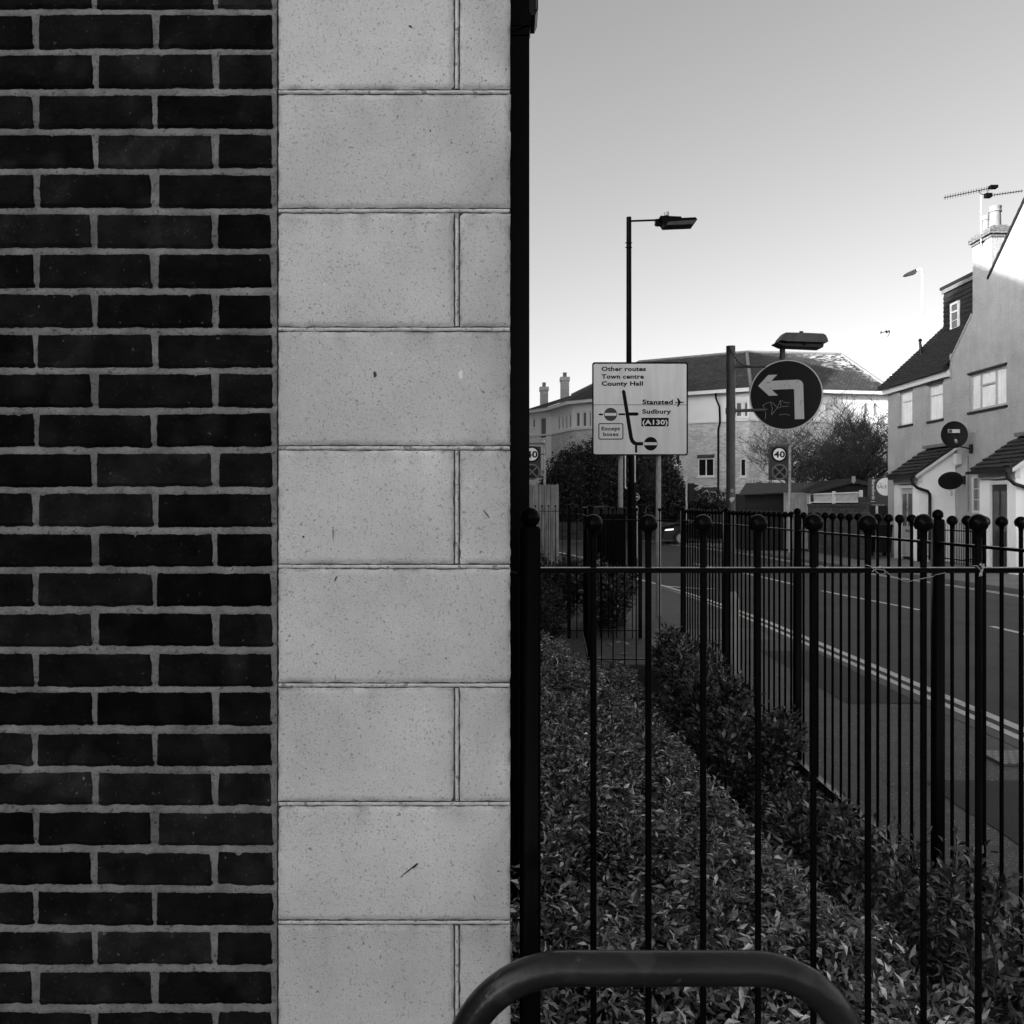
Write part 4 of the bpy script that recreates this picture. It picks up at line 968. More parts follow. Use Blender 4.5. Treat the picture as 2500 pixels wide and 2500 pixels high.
# gable part of the facade
slope = .915; ya = 22.1; za_ = 6.17+slope*(YG-ya)
mb.add([(XF,YG,EZ),(XF,YG,6.17),(XF,ya,za_),(XF,17.33,EZ)], [(0,1,2,3)])
mb.add([(XF,YLc,0),(20,YLc,0),(20,YLc,EZ),(16.9,YLc,9.3),(XF,YLc,EZ)], [(0,4,3,2,1)])
mb.add([(XF,14,0),(20,14,0),(20,14,EZ),(XF,14,EZ)], [(0,1,2,3)]); mb.add([(20,YLc,0),(20,14,0),(20,14,EZ),(20,YLc,EZ)], [(0,1,2,3)])
mb.build('wall', M['render'], hs)
MB().box(XF-.05, XF+.002, YG-.03, YG+.03, 5.55, 6.3).build('kneeler', M['render'], hs)
fac = MB().box(XF-.12, XF-.004, YG+.03, YLc+.2, EZ-.30, EZ-.08); fac.build('fascia', M['upvc'], hs)
MB().box(XF-.27, XF-.12, YG-.02, YLc+.25, EZ-.10, EZ+.02).build('gutter', M['plastic'], hs)
def win_thin(w_, sub, nz, uoff=.06):
    out = []
    for (a, b, c, d, nu, nzz) in sub:
        for k in range(1, nu): u = a+(b-a)*k/nu; out.append((u-.008, u+.008, c, d))
        for k in range(1, nzz): z = c+(d-c)*k/nzz; out.append((a, b, z-.008, z+.008))
    return out
for w_ in (w1, w2):
    zt_ = w_[3]-(w_[3]-w_[2])*.30
    window(hs, OF, UF, NF, *w_, trans=[(w_[0]+.06, w_[1]-.06, zt_)], fw=.055, fm=M['upvc'], pm=M['panecurtain'], sill=M['plastic'], rec=.07, thin=win_thin(w_, [(w_[0]+.06,w_[1]-.06,w_[2]+.06,w_[3]-.06,4,1)], 1))
wa, wb = w3[0]+(w3[1]-w3[0])*.31, w3[0]+(w3[1]-w3[0])*.72
window(hs, OF, UF, NF, *w3, mull=(wa, wb), trans=[(wa+.03, wb-.03, w3[3]-(w3[3]-w3[2])*.36)], fw=.07, fm=M['frame_grey'], pm=M['panecurtain'], sill=M['plastic'], rec=.05, thin=win_thin(w3, [(w3[0]+.07,wa-.03,w3[2]+.07,w3[3]-.07,2,4),(wa+.03,wb-.03,w3[2]+.07,w3[3]-.07,3,4),(wb+.03,w3[1]-.07,w3[2]+.07,w3[3]-.07,2,4)], 1))
window(hs, OF, UF, NF, *w4, fw=.07, fm=M['upvc'], pm=M['panemid'], rec=.04, thin=win_thin(w4, [(w4[0]+.07,w4[1]-.07,w4[2]+.07,w4[3]-.07,2,3)], 1))
for w_ in (w1, w2, w3):
    MB().box(XF-.05, XF-.0, w_[0]-.04, w_[1]+.04, w_[3]+.0, w_[3]+.045).build('lintel_drip', M['plastic'], hs)
# roof with real tiles
def tiles(mb, O, U, V, lu, lv, pu, pv, th=.018, jit=.004):
    O = Vector(O); U = Vector(U).normalized(); V = Vector(V).normalized(); N_ = U.cross(V); 
    if N_.z < 0: N_ = -N_
    nv = int(lv/pv); nu = int(lu/pu)
    for j in range(nv):
        for i in range(-1, nu+1):
            a = i*pu+(pu/2 if j % 2 else 0); b = a+pu-.004; a = max(a, 0); b = min(b, lu)
            if b-a < .02: continue
            h = th+rnd.uniform(-jit, jit); v0 = j*pv+rnd.uniform(-jit, jit); v1 = (j+1)*pv+.01
            p = [O+U*a+V*v0+N_*h*1.6, O+U*b+V*v0+N_*(h*1.6+rnd.uniform(-jit,jit)), O+U*b+V*v1+N_*.004, O+U*a+V*v1+N_*.004, O+U*a+V*v0, O+U*b+V*v0]
            mb.add(p, [(0,1,2,3),(4,5,1,0),(4,0,3),(5,2,1)])
RS = Vector((1,0,.93)).normalized(); rl_ = 3.45/RS.x
mb = MB(); tiles(mb, (XF-.25, YG-.02, EZ-.02), (0,1,0), RS, YLc+.2-YG, rl_, .17, .13)
mb.add([(XF-.25,YG-.02,EZ-.03),(XF-.25,YLc+.18,EZ-.03),(XF+3.2,YLc+.18,EZ+3.45*.93-.03),(XF+3.2,YG-.02,EZ+3.45*.93-.03)], [(0,3,2,1)])
mb.add([(XF+3.2,14,9.1),(XF+3.2,YLc+.18,9.1),(XF+7,YLc+.18,5.8),(XF+7,14,5.8)], [(0,3,2,1)])
rf = mb.build('roof', M['rooftile'], hs)
MB().box(XF+3.1, XF+3.3, YG-1, YLc+.18, 9.05, 9.22).build('ridge_tiles', M['rooftile'], hs)
# cross-gable roof behind the gable wall
mb = MB(); tiles(mb, (XF+.01, YG+.05, 6.17-.02), (1,0,0), (0,-1,slope), 4.5, 6.0, .17, .13)
mb.add([(XF+.01,YG,6.12),(XF+5,YG,6.12),(XF+5,ya,za_-.04),(XF+.01,ya,za_-.04)], [(0,3,2,1)]); mb.add([(XF+.01,14,za_-slope*(ya-14)-.04),(XF+5,14,za_-slope*(ya-14)-.04),(XF+5,ya,za_-.04),(XF+.01,ya,za_-.04)], [(0,1,2,3)])
mb.build('gable_roof', M['rooftile'], hs)
# verge: pale below the stack, dark tile edge above
mb = MB(); d_ = Vector((0,-1,slope)).normalized()
mb.obox((XF-.03, YG, 6.17-.02), d_*(YG-25.5)/abs(d_.y), Vector((.03,0,0)), Vector((0,.0,.07))); mb.build('verge', M['render'], hs)
mb = MB(); y_ = 24.62
k = 0
while y_ > ya:
    zz = 6.17+slope*(YG-y_); mb.obox((XF-.05, y_, zz-.0), d_*.135, Vector((.05,0,0)), Vector((0,0,.075+.012*(k % 2)))); y_ -= .13*abs(d_.y); k += 1
mb.build('verge_tiles', M['tilehung'], hs)
# chimney stack, corbel, pots
cy0, cy1 = fu(2421), fu(2375)
ck = MB().box(XF-.004, XF+.56, cy0, cy1, 6.3, 9.18).build('chimney', M['render'], hs)
MB().box(XF-.03, XF+.59, cy0-.03, cy1+.03, 9.18, 9.27).box(XF-.09, XF+.65, cy0-.09, cy1+.09, 9.27, 9.40).box(XF-.03, XF+.60, cy0-.03, cy1+.03, 9.40, 9.48).build('chimney_cap', M['chimbrick'], ck)
MB().prism([(XF-.0,cy0,9.48),(XF-.0,cy1,9.48),(XF+.12,cy1-.1,9.56),(XF+.12,cy0+.1,9.56)], (.4,0,0)).build('flaunching', M['lead'], ck)
for (xx, yy, r_, h_) in ((XF+.22, cy0+.22, .155, .60), (XF+.26, cy1-.25, .10, .52)):
    MB().lathe([(r_*1.05,0),(r_,.06),(r_*.93,h_*.72),(r_*1.12,h_*.74),(r_*1.12,h_*.80),(r_,h_*.83),(r_*1.08,h_*.96),(r_*1.1,h_),(r_*.85,h_),(r_*.8,h_*.8)], (xx, yy, 9.5), 20).build('chimney_pot', M['pot'], ck, smooth=True)
# dormer
XD = 15.2; dy0, dy1 = 27.0, 30.6; zt0 = 9.2; zb0 = 7.6
du = lambda px: F*XD/(px-PX)
wd_ = (du(2342.5), du(2321.5), ZP(806, 29.8), ZP(738, 29.8))
mb = MB(); mb.box(XD+.02, XD+2.2, dy0, dy1, zb0, zt0-.05)
# hung tiles on the front, left clear for the window
j = 0; z = zb0+.02
while z < zt0-.2:
    y = dy0
    while y < dy1-.01:
        yb = min(y+.165-(.08 if (j % 2 and y == dy0) else 0), dy1)
        if not (yb > wd_[0]-.03 and y < wd_[1]+.03 and z+.16 > wd_[2]-.03 and z < wd_[3]+.02):
            h = .03+rnd.uniform(-.005,.005); mb.add([(XD+.02-h,y+.003,z),(XD+.02-h,yb-.003,z),(XD+.015,yb-.003,z+.17),(XD+.015,y+.003,z+.17),(XD+.02,y,z),(XD+.02,yb,z)], [(0,3,2,1),(4,0,1,5),(4,3,0),(5,1,2)])
        y = yb
    z += .155; j += 1
dm = mb.build('dormer', M['tilehung'], hs)
MB().box(XD-.08, XD+2.3, dy0-.1, dy1+.1, zt0, zt0+.10).box(XD-.04, XD+.02, dy0, dy1, zt0-.0, zt0+.0001).build('dormer_roof', M['plastic'], dm)
MB().box(XD-.05, XD-.0, dy0, dy1+.04, zt0-.14, zt0-.01).build('dormer_fascia', M['lead'], dm)
window(dm, (XD-.03,0,0), UF, NF, *wd_, trans=[(wd_[0]+.05, wd_[1]-.05, wd_[2]+(wd_[3]-wd_[2])*.66)], fw=.075, fm=M['white'], pm=M['panemid'], rec=-.005, thin=[(wd_[0]+.06, wd_[1]-.06, wd_[2]+.33, wd_[2]+.345)])
MB().box(XD-.10, XD-.02, wd_[0]-.06, wd_[1]+.06, wd_[2]-.06, wd_[2]-.01).build('dormer_sill', M['white'], dm)
MB().tube([(14.4,30.5,6.6),(14.35,30.5,7.4)], .05, 10).lathe([(.06,0),(.07,.04),(.03,.09)], (14.35,30.5,7.4), 10).build('flue', M['plastic'], hs)
MB().tube([(XF-.004, fu(2316), fz(2316,909)), (XF-.05, fu(2316), fz(2316,909))], .06, 14).build('vent', M['white'], hs); MB().tube([(XF-.045, fu(2316), fz(2316,909)), (XF-.055, fu(2316), fz(2316,909))], .04, 14).build('vent_hole', M['signblack'], hs)
# porches
def porch(y0, y1, lab, door_m, number=None, dark=False, rest=0):
    XPc = 12.4
    pr = MB()
    dw0, dw1 = (y0+.34, y1-.42) if not dark else (y0+.30, y1-.50)
    pr.box(XPc, XF-.003, y1-.10, y1, 0, 2.62)
    # camera-side wall with sloping top
    pr.prism([(XPc,y0,0),(XF-.003,y0,0),(XF-.003,y0,3.46),(XPc,y0,2.58)], (0,.10,0))
    pr.box(XPc+.001, XPc+.10, y0+.10, dw0, 0, 2.35); pr.box(XPc+.001, XPc+.10, dw1, y1-.10, 0, 2.35)
    pp = pr.build('porch', M['renderwhite'], hs)
    MB().box(XPc-.03, XPc+.10, y0-.02, y1+.02, 2.36, 2.60).build('porch_fascia', M['upvc'], pp)
    d = MB().box(XPc+.03, XPc+.08, dw0+.06, dw1-.06, .1, 2.22).build('porch_door', door_m, hs)
    MB().box(XPc-.012, XPc+.06, dw0, dw0+.06, .05, 2.3).box(XPc-.012, XPc+.06, dw1-.06, dw1, .05, 2.3).box(XPc-.012, XPc+.06, dw0+.06, dw1-.06, 2.22, 2.32).build('door_frame', M['white'], d)
    m_ = (dw0+dw1)/2
    mb = MB().box(XPc+.022, XPc+.03, dw0+.15, m_-.06, 1.05, 2.05).box(XPc+.022, XPc+.03, m_+.06, dw1-.15, 1.05, 2.05); mb.build('glazed_panel', M['panemid'], d)
    MB().box(XPc+.018, XPc+.03, m_-.14, m_+.14, .86, .94).build('letterbox', M['lead'] if not dark else M['chrome'], d)
    MB().box(XPc+.018, XPc+.03, dw0+.14, m_-.05, .2, .72).box(XPc+.018, XPc+.03, m_+.05, dw1-.14, .2, .72).build('door_panel', door_m, d)
    MB().tube([(XPc-.03,dw0+.12,1.05),(XPc-.03,dw0+.24,1.05)], .012, 8).build('handle', M['chrome'], d)
    if number:
        t = MB(); put_text(t, number[0], m_+.035, m_-.035, 1.70, .11, lambda u, v: Vector((XPc+.02, u, 1.70+(1.70-v))), .01); put_text(t, number[1], m_+.035, m_-.035, 1.50, .11, lambda u, v: Vector((XPc+.02, u, 1.50+(1.50-v))), .01)
        t.build('door_number', M['signblack'], d)
    mb = MB(); V_ = Vector((XF-12.22, 0, 3.52-2.63)); tiles(mb, (12.22, y0-.10, 2.63), (0,1,0), V_, y1-y0+.22, V_.length, .30, .20, .028, .008)
    mb.add([(12.22,y0-.1,2.62),(12.22,y1+.1,2.62),(XF,y1+.1,3.50),(XF,y0-.1,3.50),(12.22,y0-.1,2.57),(12.22,y1+.1,2.57),(XF,y1+.1,3.45),(XF,y0-.1,3.45)], [(0,3,2,1),(4,5,6,7),(0,4,7,3),(1,2,6,5),(0,1,5,4)])
    pr_ = mb.build('porch_roof', M['rooftile'], hs)
    MB().box(XF-.16, XF-.002, y0-.06, y1+.06, 3.50, 3.60).build('flashing', M['lead'], pr_)
    MB().prism([(12.26,y0-.115,2.50),(XF,y0-.115,3.37),(XF,y0-.115,3.46),(12.26,y0-.115,2.60)], (0,.02,0)).build('bargeboard', M['upvc'], pr_)
    g_ = MB().box(12.10, 12.21, y0-.12, y1+.14, 2.50, 2.58); g_.build('gutter', M['plastic'], pr_)
    MB().tube([(12.16,y0-.06,2.52),(12.17,y0-.08,2.36),(12.30,y0-.10,2.22),(12.62,y0-.09,2.12),(12.70,y0-.07,2.02),(12.70,y0-.07,1.4),(12.70,y0-.07,.05)], .045, 10).build('downpipe', M['plastic'], pr_, smooth=True)
    return pp
porch(26.45, 28.15, 'x', M['doorgrey'], ('2','4'))
porch(21.4, 23.05, 'x', M['doordark'], None, True)
# wall light and cable between the porches
MB().box(XF-.16, XF-.01, fu(2349), fu(2341), ZP(1133,25.9), ZP(1107,25.9)).build('alarm_box', M['upvc'], hs)
MB().tube([(XF-.03, fu(2366), ZP(y, 25.7)) for y in (1112,1140,1170,1200,1250)], .012, 6).build('cable', M['lead'], hs)
# satellite dishes
def dish(c, n_, rx, rz, wall, lab, sticker_=False):
    root = empty('satellite_dish', wall, lab, 'satellite dish', 'satellite dishes on the rendered house')
    n_ = Vector(n_).normalized(); a = n_.cross(Vector((0,0,1))).normalized(); b = a.cross(n_).normalized()
    if b.z < 0: b = -b
    mb = MB(); R_, K = 8, 32; base = len(mb.v); c = Vector(c)
    for i in range(R_+1):
        t = i/R_
        for k in range(K):
            q = 2*PI*k/K; mb.v.append(tuple(c+a*rx*t*math.cos(q)+b*rz*t*math.sin(q)+n_*(-.07*(1-t*t))))
    for i in range(R_):
        for k in range(K): k2 = (k+1) % K; mb.f.append((i*K+k, (i+1)*K+k, (i+1)*K+k2, i*K+k2))
    n0 = len(mb.v); mb.v.extend([tuple(Vector(v)-n_*.012) for v in mb.v[:n0]])
    for i in range(R_):
        for k in range(K): k2 = (k+1) % K; mb.f.append((n0+i*K+k, n0+i*K+k2, n0+(i+1)*K+k2, n0+(i+1)*K+k))
    for k in range(K): k2 = (k+1) % K; mb.f.append((R_*K+k, n0+R_*K+k, n0+R_*K+k2, R_*K+k2))
    dd_ = mb.build('reflector', M['plastic'] if not sticker_ else M['signblack'], root, smooth=True)
    f0 = c-b*rz*.86; f1 = c-b*rz*.78+n_*.36
    MB().tube([f0, f1], .014, 8).build('feed_arm', M['plastic'], root)
    MB().tube([f1-n_*.02+b*.0, f1-n_*.12+b*.09], .035, 12).build('receiver', M['galv'], root)
    MB().tube([c-n_*.07, c-n_*.14-b*rz*.7, Vector(wall)], .022, 8).build('wall_arm', M['plastic'], root)
    MB().box(wall[0]-.03, wall[0]+.03, wall[1]-.06, wall[1]+.06, wall[2]-.13, wall[2]+.13).build('mount_plate', M['plastic'], root)
    if sticker_:
        mb = MB(); o_ = c+b*rz*.28-n_*.035
        mb.prism([o_+a*(-.15)+b*.05, o_+a*.16+b*.06, o_+a*.16-b*.05, o_+a*(-.15)-b*.06], n_*.006); mb.build('label', M['galv'], root)
        mb = MB(); mb.prism([o_+a*.05+b*.045+n_*.006, o_+a*.15+b*.05+n_*.006, o_+a*.15-b*.045+n_*.006, o_+a*.05-b*.048+n_*.006], n_*.002); mb.build('label_square', M['darkgrey'], root)
    return root
dish(P(2330,1061,25.3), (-.35,-1,.18), .355, .40, (XF-.03, 25.5, ZP(1096,25.5)), 'upright round black satellite dish with a pale label above the nearer porch roof', True)
dish(P(2321,1174,25.6), (-.30,-.85,-.75), .335, .33, (XF-.03, 25.9, ZP(1172,25.9)), 'tilted black satellite dish low on the white porch side wall')
# tv aerial on the chimney
ae = empty('tv_aerial', (XF-.03, 24.95, 8.9), 'twin boom television aerial on a pale mast strapped to the chimney', 'aerial')
YQ = 24.9; zq = lambda x, y: P(2250+x/3.864, 400+y/3.864, YQ)
xm = XF-.06
MB().tube([(xm,YQ,zq(0,770).z),(xm,YQ,zq(0,300).z)], .018, 8).build('mast', M['white'], ae)
MB().box(xm-.02, XF+.0, YQ-.1, YQ+.1, zq(0,690).z-.015, zq(0,690).z+.015).box(xm-.02, XF, YQ-.1, YQ+.1, zq(0,740).z-.015, zq(0,740).z+.015).build('bracket', M['blackmetal'], ae)
def yagi(a, b, n_, el, nm):
    a = Vector(a); b = Vector(b); mb = MB(); mb.tube([a, b], .012, 6)
    d = (b-a).normalized(); s = Vector((0,1,0)); up = Vector((.35,.2,.9)).normalized()
    for k in range(n_):
        p = a+(b-a)*(k+.5)/n_; e_ = Vector((.25,.35,.9)).normalized()*el*.55; mb.tube([p-e_, p+e_], .008, 4); 
    mb.build(nm, M['blackmetal'], ae)
yagi(zq(210,320), zq(700,218), 20, .15, 'boom'); yagi(zq(650,298), zq(955,255), 12, .10, 'boom')
mb = MB(); mb.tube([zq(545,250), zq(550,275), zq(575,290), zq(620,275), zq(632,235)], .010, 6); mb.build('cradle', M['blackmetal'], ae)
mb = MB().box(*(sorted((zq(640,0).x, zq(710,0).x))), YQ-.08, YQ+.08, zq(0,232).z, zq(0,206).z); mb.build('reflector', M['blackmetal'], ae)
MB().box(*(sorted((zq(600,0).x, zq(655,0).x))), YQ-.08, YQ+.08, zq(0,318).z, zq(0,282).z).build('mast_head', M['blackmetal'], ae)
# bow-topped railing before the house, on a low plinth
bw = empty('bow_top_railing', (12.35, 24.6, 0), 'low black bow topped railing in front of the house between the porches', 'railing')
y = 23.4; XB = 12.36
mb_r = MB().box(XB-.015, XB+.015, 23.3, 26.4, .98, 1.01).box(XB-.015, XB+.015, 23.3, 26.4, .18, .21); mb_r.build('rail', M['blackmetal'], bw)
while y < 26.2:
    pts = [(XB,y,.05),(XB,y,1.15)]+[(XB, y+.06-.06*math.cos(q), 1.15+.06*math.sin(q)) for q in [PI*k/6 for k in range(1,6)]]+[(XB,y+.12,1.15),(XB,y+.12,.05)]
    MB().tube(pts, .009, 6).build('hoop', M['blackmetal'], bw); y += .245
MB().box(XB-.04, XB+.04, 26.32, 26.40, 0, 1.35).build('post', M['blackmetal'], bw)
MB().box(XB-.04, XB+.04, 23.2, 23.28, 0, 1.25).build('post', M['blackmetal'], bw)
for k in range(12):
    pass
side = MB().box(XB+.1, XF-.05, 23.9, 23.92, 1.05, 1.08).box(XB+.1, XF-.05, 23.9, 23.92, .2, .23)
for k in range(9): side.tube([(XB+.15+k*.11,23.91,.1),(XB+.15+k*.11,23.91,1.16)], .008, 6)
side.build('side_panel', M['blackmetal'], bw)
# dark wheelie bins and recess by the first house
for i, (xx, yy, lb) in enumerate([(12.45,29.3,'black wheeled bin in the dark gap beside the first porch'),(11.95,30.2,'black wheeled bin standing nearest the sale board')]):
    b_ = empty('wheeled_bin', (xx, yy, 0), lb, 'bin', 'wheeled bins by the house')
    MB().prism([(xx-.24,yy-.28,.12),(xx+.24,yy-.28,.12),(xx+.29,yy-.28,.98),(xx-.29,yy-.28,.98)], (0,.56,0)).build('body', M['plastic'], b_)
    MB().prism([(xx-.31,yy-.32,.98),(xx+.31,yy-.32,.98),(xx+.27,yy-.32,1.06),(xx-.27,yy-.32,1.06)], (0,.66,0)).build('lid', M['plastic'], b_)
    for s in (-.22, .22): MB().tube([(xx+s-.03,yy+.2,.10),(xx+s+.03,yy+.2,.10)], .10, 14).build('wheel', M['plastic'], b_)
# for sale board
YV = 27.6
sb = empty('sale_board', (XP(2143,YV), YV, 0), 'grey estate agent for sale board with pale circle on a white post', 'sign')
z2 = lambda x, y, d=0: P(1700+x/3.864, 750+y/3.864, YV-d)
MB().box(XP(2142,YV)-.03, XP(2142,YV)+.03, YV+.02, YV+.07, 0, ZP(1190,YV)).build('post', M['white'], sb)
MB().prism([z2(1620,1612), z2(1808,1608), z2(1808,1876), z2(1620,1872)], (0,.02,0)).build('board', M['boardgrey'], sb)
mb = MB(); arcp = [(1788+88*math.cos(q), 1694+84*math.sin(q)) for q in [math.radians(a) for a in range(76, 285, 8)]]
arcp = [(min(x, 1806), y) for x, y in arcp]; mb.prism([z2(x, y, .003) for x, y in arcp]+[z2(1806,1611,.003) , z2(1806,1776,.003)], (0,.003,0)); mb.build('circle', M['signwhite'], sb)
mb = MB(); put_text(mb, 'SALE', 1708, 1796, 1708, 30, lambda u, v: z2(u, v, .006), .0); put_text(mb, 'for', 1727, 1752, 1672, 18, lambda u, v: z2(u, v, .006), .0)
mb.build('dark_lettering', M['boardgrey'], sb)
mb = MB(); put_text(mb, 'Beresfords |', 1628, 1835, 0, 30, lambda u, v: z2(1657-v*-1*-1 if False else 1657+(-v), u, .005), .006); mb.build('agent_name', M['signwhite'], sb); mb = MB()
put_text(mb, 'beresfords.co.uk', 1656, 1772, 1870, 12, lambda u, v: z2(u, v, .005), .0)
mb.build('web_address', M['signwhite'], sb)

# ------------------------------------------------------------------ garden wall with trellis, shed, gate, bare tree
XG = 10.95; ga, gb = F*XG/(2098-PX), F*XG/(1880-PX)
gw = MB().box(XG, XG+.22, ga, gb, -.0, 1.66).box(XG-.03, XG+.25, ga-.03, gb+.03, 1.66, 1.74).box(XG-.05, XG+.20, ga-.30, ga-.031, 0, 1.95).build('garden_wall', M['darkbrickwall'], loc=(XG, (ga+gb)/2, 0)); tag(gw, 'dark brick garden wall along the far footway, white trellis on top', 'wall')
tr = empty('trellis', (XG+.1, (ga+gb)/2, 1.74), 'white slatted trellis panels on top of the dark garden wall', 'trellis')
t1 = ZP(1202, ga)+.02; t0 = 1.78
npan = 4
for k in range(npan+1):
    y = ga+.1+(gb-ga-.2)*k/npan; MB().box(XG+.05, XG+.13, y-.05, y+.05, 1.74, t1+.05).build('post', M['white'], tr)
MB().box(XG+.06, XG+.12, ga+.1, gb-.1, t1-.04, t1).box(XG+.06, XG+.12, ga+.1, gb-.1, t0, t0+.035).build('rail', M['white'], tr)
mb = MB(); y = ga+.15
while y < gb-.25:
    mb.obox((XG+.085, y, t0+.03), (0, .12, t1-t0-.06), (.012,0,0), (0,.028,0)); y += .095
mb.build('slats', M['white'], tr)
sh = empty('garden_shed', (13.0, 33.5, 0), 'dark timber shed with felt roof and scalloped bargeboard behind the trellis', 'shed')
YD = 31.5
gl, gp, gr_ = P(1978,1197,YD), P(2083,1168,YD), P(2185,1190,YD)
MB().box(gl.x+.15, gr_.x-.15, YD+.15, YD+4.2, 0, gl.z-.05).prism([(gl.x+.15,YD+.15,gl.z-.05),(gr_.x-.15,YD+.15,gl.z-.05),(gp.x,YD+.15,gp.z-.06)], (0,4.05,0)).build('wall', M['darkwood'], sh)
MB().box(gl.x-2.0, gl.x+.15, YD+1.2, YD+3.6, 0, gl.z-.1).build('side_wall', M['darkwood'], sh)
gl2 = P(1895,1196,YD+2)
mb = MB().add([gl, gp, gp+Vector((0,4.3,0)), gl+Vector((0,4.3,0))], [(0,1,2,3)]).add([gp, gr_, gr_+Vector((0,4.3,0)), gp+Vector((0,4.3,0))], [(0,1,2,3)])
mb.prism([gl+Vector((0,0,-.05)), gp+Vector((0,0,-.05)), gp, gl], (0,4.3,0)).prism([gp+Vector((0,0,-.05)), gr_+Vector((0,0,-.05)), gr_, gp], (0,4.3,0))
mb.prism([(gl.x-2.3, YD+1.0, gl.z-.12),(gl.x+.4, YD+1.0, gl.z-.02),(gp.x, YD+2.6, gp.z-.08),(gl.x-1.6, YD+2.6, gp.z-.10)], (0,0,-.05))
mb.build('roof', mat('roof_felt', .06, .85, .3, 5, .6, 60, .2), sh)
def scallop(a, b, n_):
    pts = []
    for k in range(n_*6+1):
        t = k/(n_*6); p = a+(b-a)*t; pts.append(p+Vector((0,0,-.13-.035*abs(math.sin(PI*t*n_)))))
    return [a+Vector((0,-.02,0))]+[p+Vector((0,-.02,0)) for p in pts]+[b+Vector((0,-.02,0))]
mb = MB(); mb.prism(scallop(gl, gp, 8), (0,.02,0)); mb.prism(scallop(gp+Vector((.002,0,0)), gr_, 7), (0,.02,0)); mb.build('bargeboard', M['darkgrey'], sh)
MB().prism([gp+Vector((-.06,-.05,.08)), gp+Vector((.06,-.05,.08)), gp+Vector((.07,-.05,-.10)), gp+Vector((0,-.05,-.2)), gp+Vector((-.07,-.05,-.12))], (0,.03,0)).build('finial', M['wood'], sh)
MB().box(XP(1905,YD+1), XP(1975,YD+1), YD+.5, YD+.6, .1, ZP(1202,YD)).build('plank_screen', M['wood'], sh)
gt = empty('garden_gate', (XP(1872,38), 38, 0), 'dark timber gate between brick piers left of the trellis', 'gate')
MB().box(XP(1868,38), XP(1886,38), 38, 38.06, 0, ZP(1210,38)).build('leaf', M['darkwood'], gt)
MB().box(XP(1850,38), XP(1866,38), 37.9, 38.2, 0, ZP(1203,38)).box(XP(1888,38), XP(1900,38), 37.9, 38.2, 0, ZP(1203,38)).build('pier', M['darkbrickwall'], gt)
MB().box(XP(1862,37.8), XP(1865,37.8), 37.7, 37.76, 0, ZP(1208,37.8)).build('side_post', M['wood'], gt)
# bare tree, many fine twigs
bt = empty('bare_tree', (XP(2045,37), 37, 0), 'leafless bushy tree with tangled twigs between the flats and the house', 'tree')
trunk = MB(); fine = MB(); fine2 = MB()
def branch(p, d, L_, r, lev):
    n_ = 4; path_ = [p]; q = Vector(p); dd = Vector(d)
    for k in range(n_):
        dd = (dd+Vector((rnd.gauss(0,.16), rnd.gauss(0,.16), rnd.gauss(.03,.10)))).normalized(); q = q+dd*L_/n_; path_.append(q.copy())
    (trunk if lev < 2 else fine).tube(path_, [r*(1-.16*k) for k in range(n_+1)], 5 if lev < 2 else 3, False)
    if lev >= 5: return
    for k in range({0:6,1:5,2:4,3:4,4:2}[lev]):
        t = rnd.uniform(.25, 1); i = min(int(t*n_), n_-1); b = path_[i].lerp(path_[i+1], t*n_-i)
        a = rnd.uniform(0, 2*PI); side_ = Vector((math.cos(a), math.sin(a), rnd.uniform(-.1,.7)))
        nd = (dd*.6+side_*.75).normalized(); branch(b, nd, L_*rnd.uniform(.5,.75), max(r*.55, .011), lev+1)
for k in range(7):
    a = 2*PI*k/7+rnd.uniform(-.3,.3); branch(Vector((XP(2045,37)+.35*math.cos(a)*2, 37+.3*math.sin(a), .0)), Vector((.42*math.cos(a), .35*math.sin(a), 1)).normalized(), rnd.uniform(2.9,3.7), .07, 0)
trunk.build('trunk', M['bark'], bt); fine.build('branches', M['twig'], bt)
n0 = 250; c = P(2040,1180,37); v = nrg.normal(size=(n0,3))*np.array([1.15,.8,.75])
pos = np.array([c.x, 37, c.z-.4])+v; pos = pos[pos[:,2] < c.z+1.1]
leaf_mesh('withered_leaves', M['leafdark'], pos, nrg.normal(size=pos.shape), nrg.normal(size=pos.shape), .07+.05*nrg.random(len(pos)), .03+.02*nrg.random(len(pos)), parent=bt)

# ------------------------------------------------------------------ block of flats across the junction
K = 1.15
plan = [(1288,60.0/K),(1346,50.4),(1397,47.3),(1445,46.4),(1680,43.5),(1829,42.0),(2168,43.3),(2240,44.0)]
pl = [Vector((XP(px, Z*K), Z*K, 0)) for px, Z in plan]
fl = empty('block_of_flats', (8, 52, 0), 'long pale brick block of flats with white top storey across the junction', 'building')
EA, BZ, SC = 7.95, 6.40, 2.74
def facet_uz(i, px, py):
    A, B = pl[i], pl[i+1]; d = (B-A); t = (px-PX)/F       # solve X = t*Y on the facet line
    s = (t*A.y-A.x)/(d.x-t*d.y); q = A+d*s; return s*d.length, CH+(PY-py)*q.y/F
def facet_rect(i, x0, x1, y0, y1):
    u0, zt_ = facet_uz(i, x0, y0); u1, _ = facet_uz(i, x1, y0); _, zb_ = facet_uz(i, x0, y1); return (u0, u1, zb_, zt_)
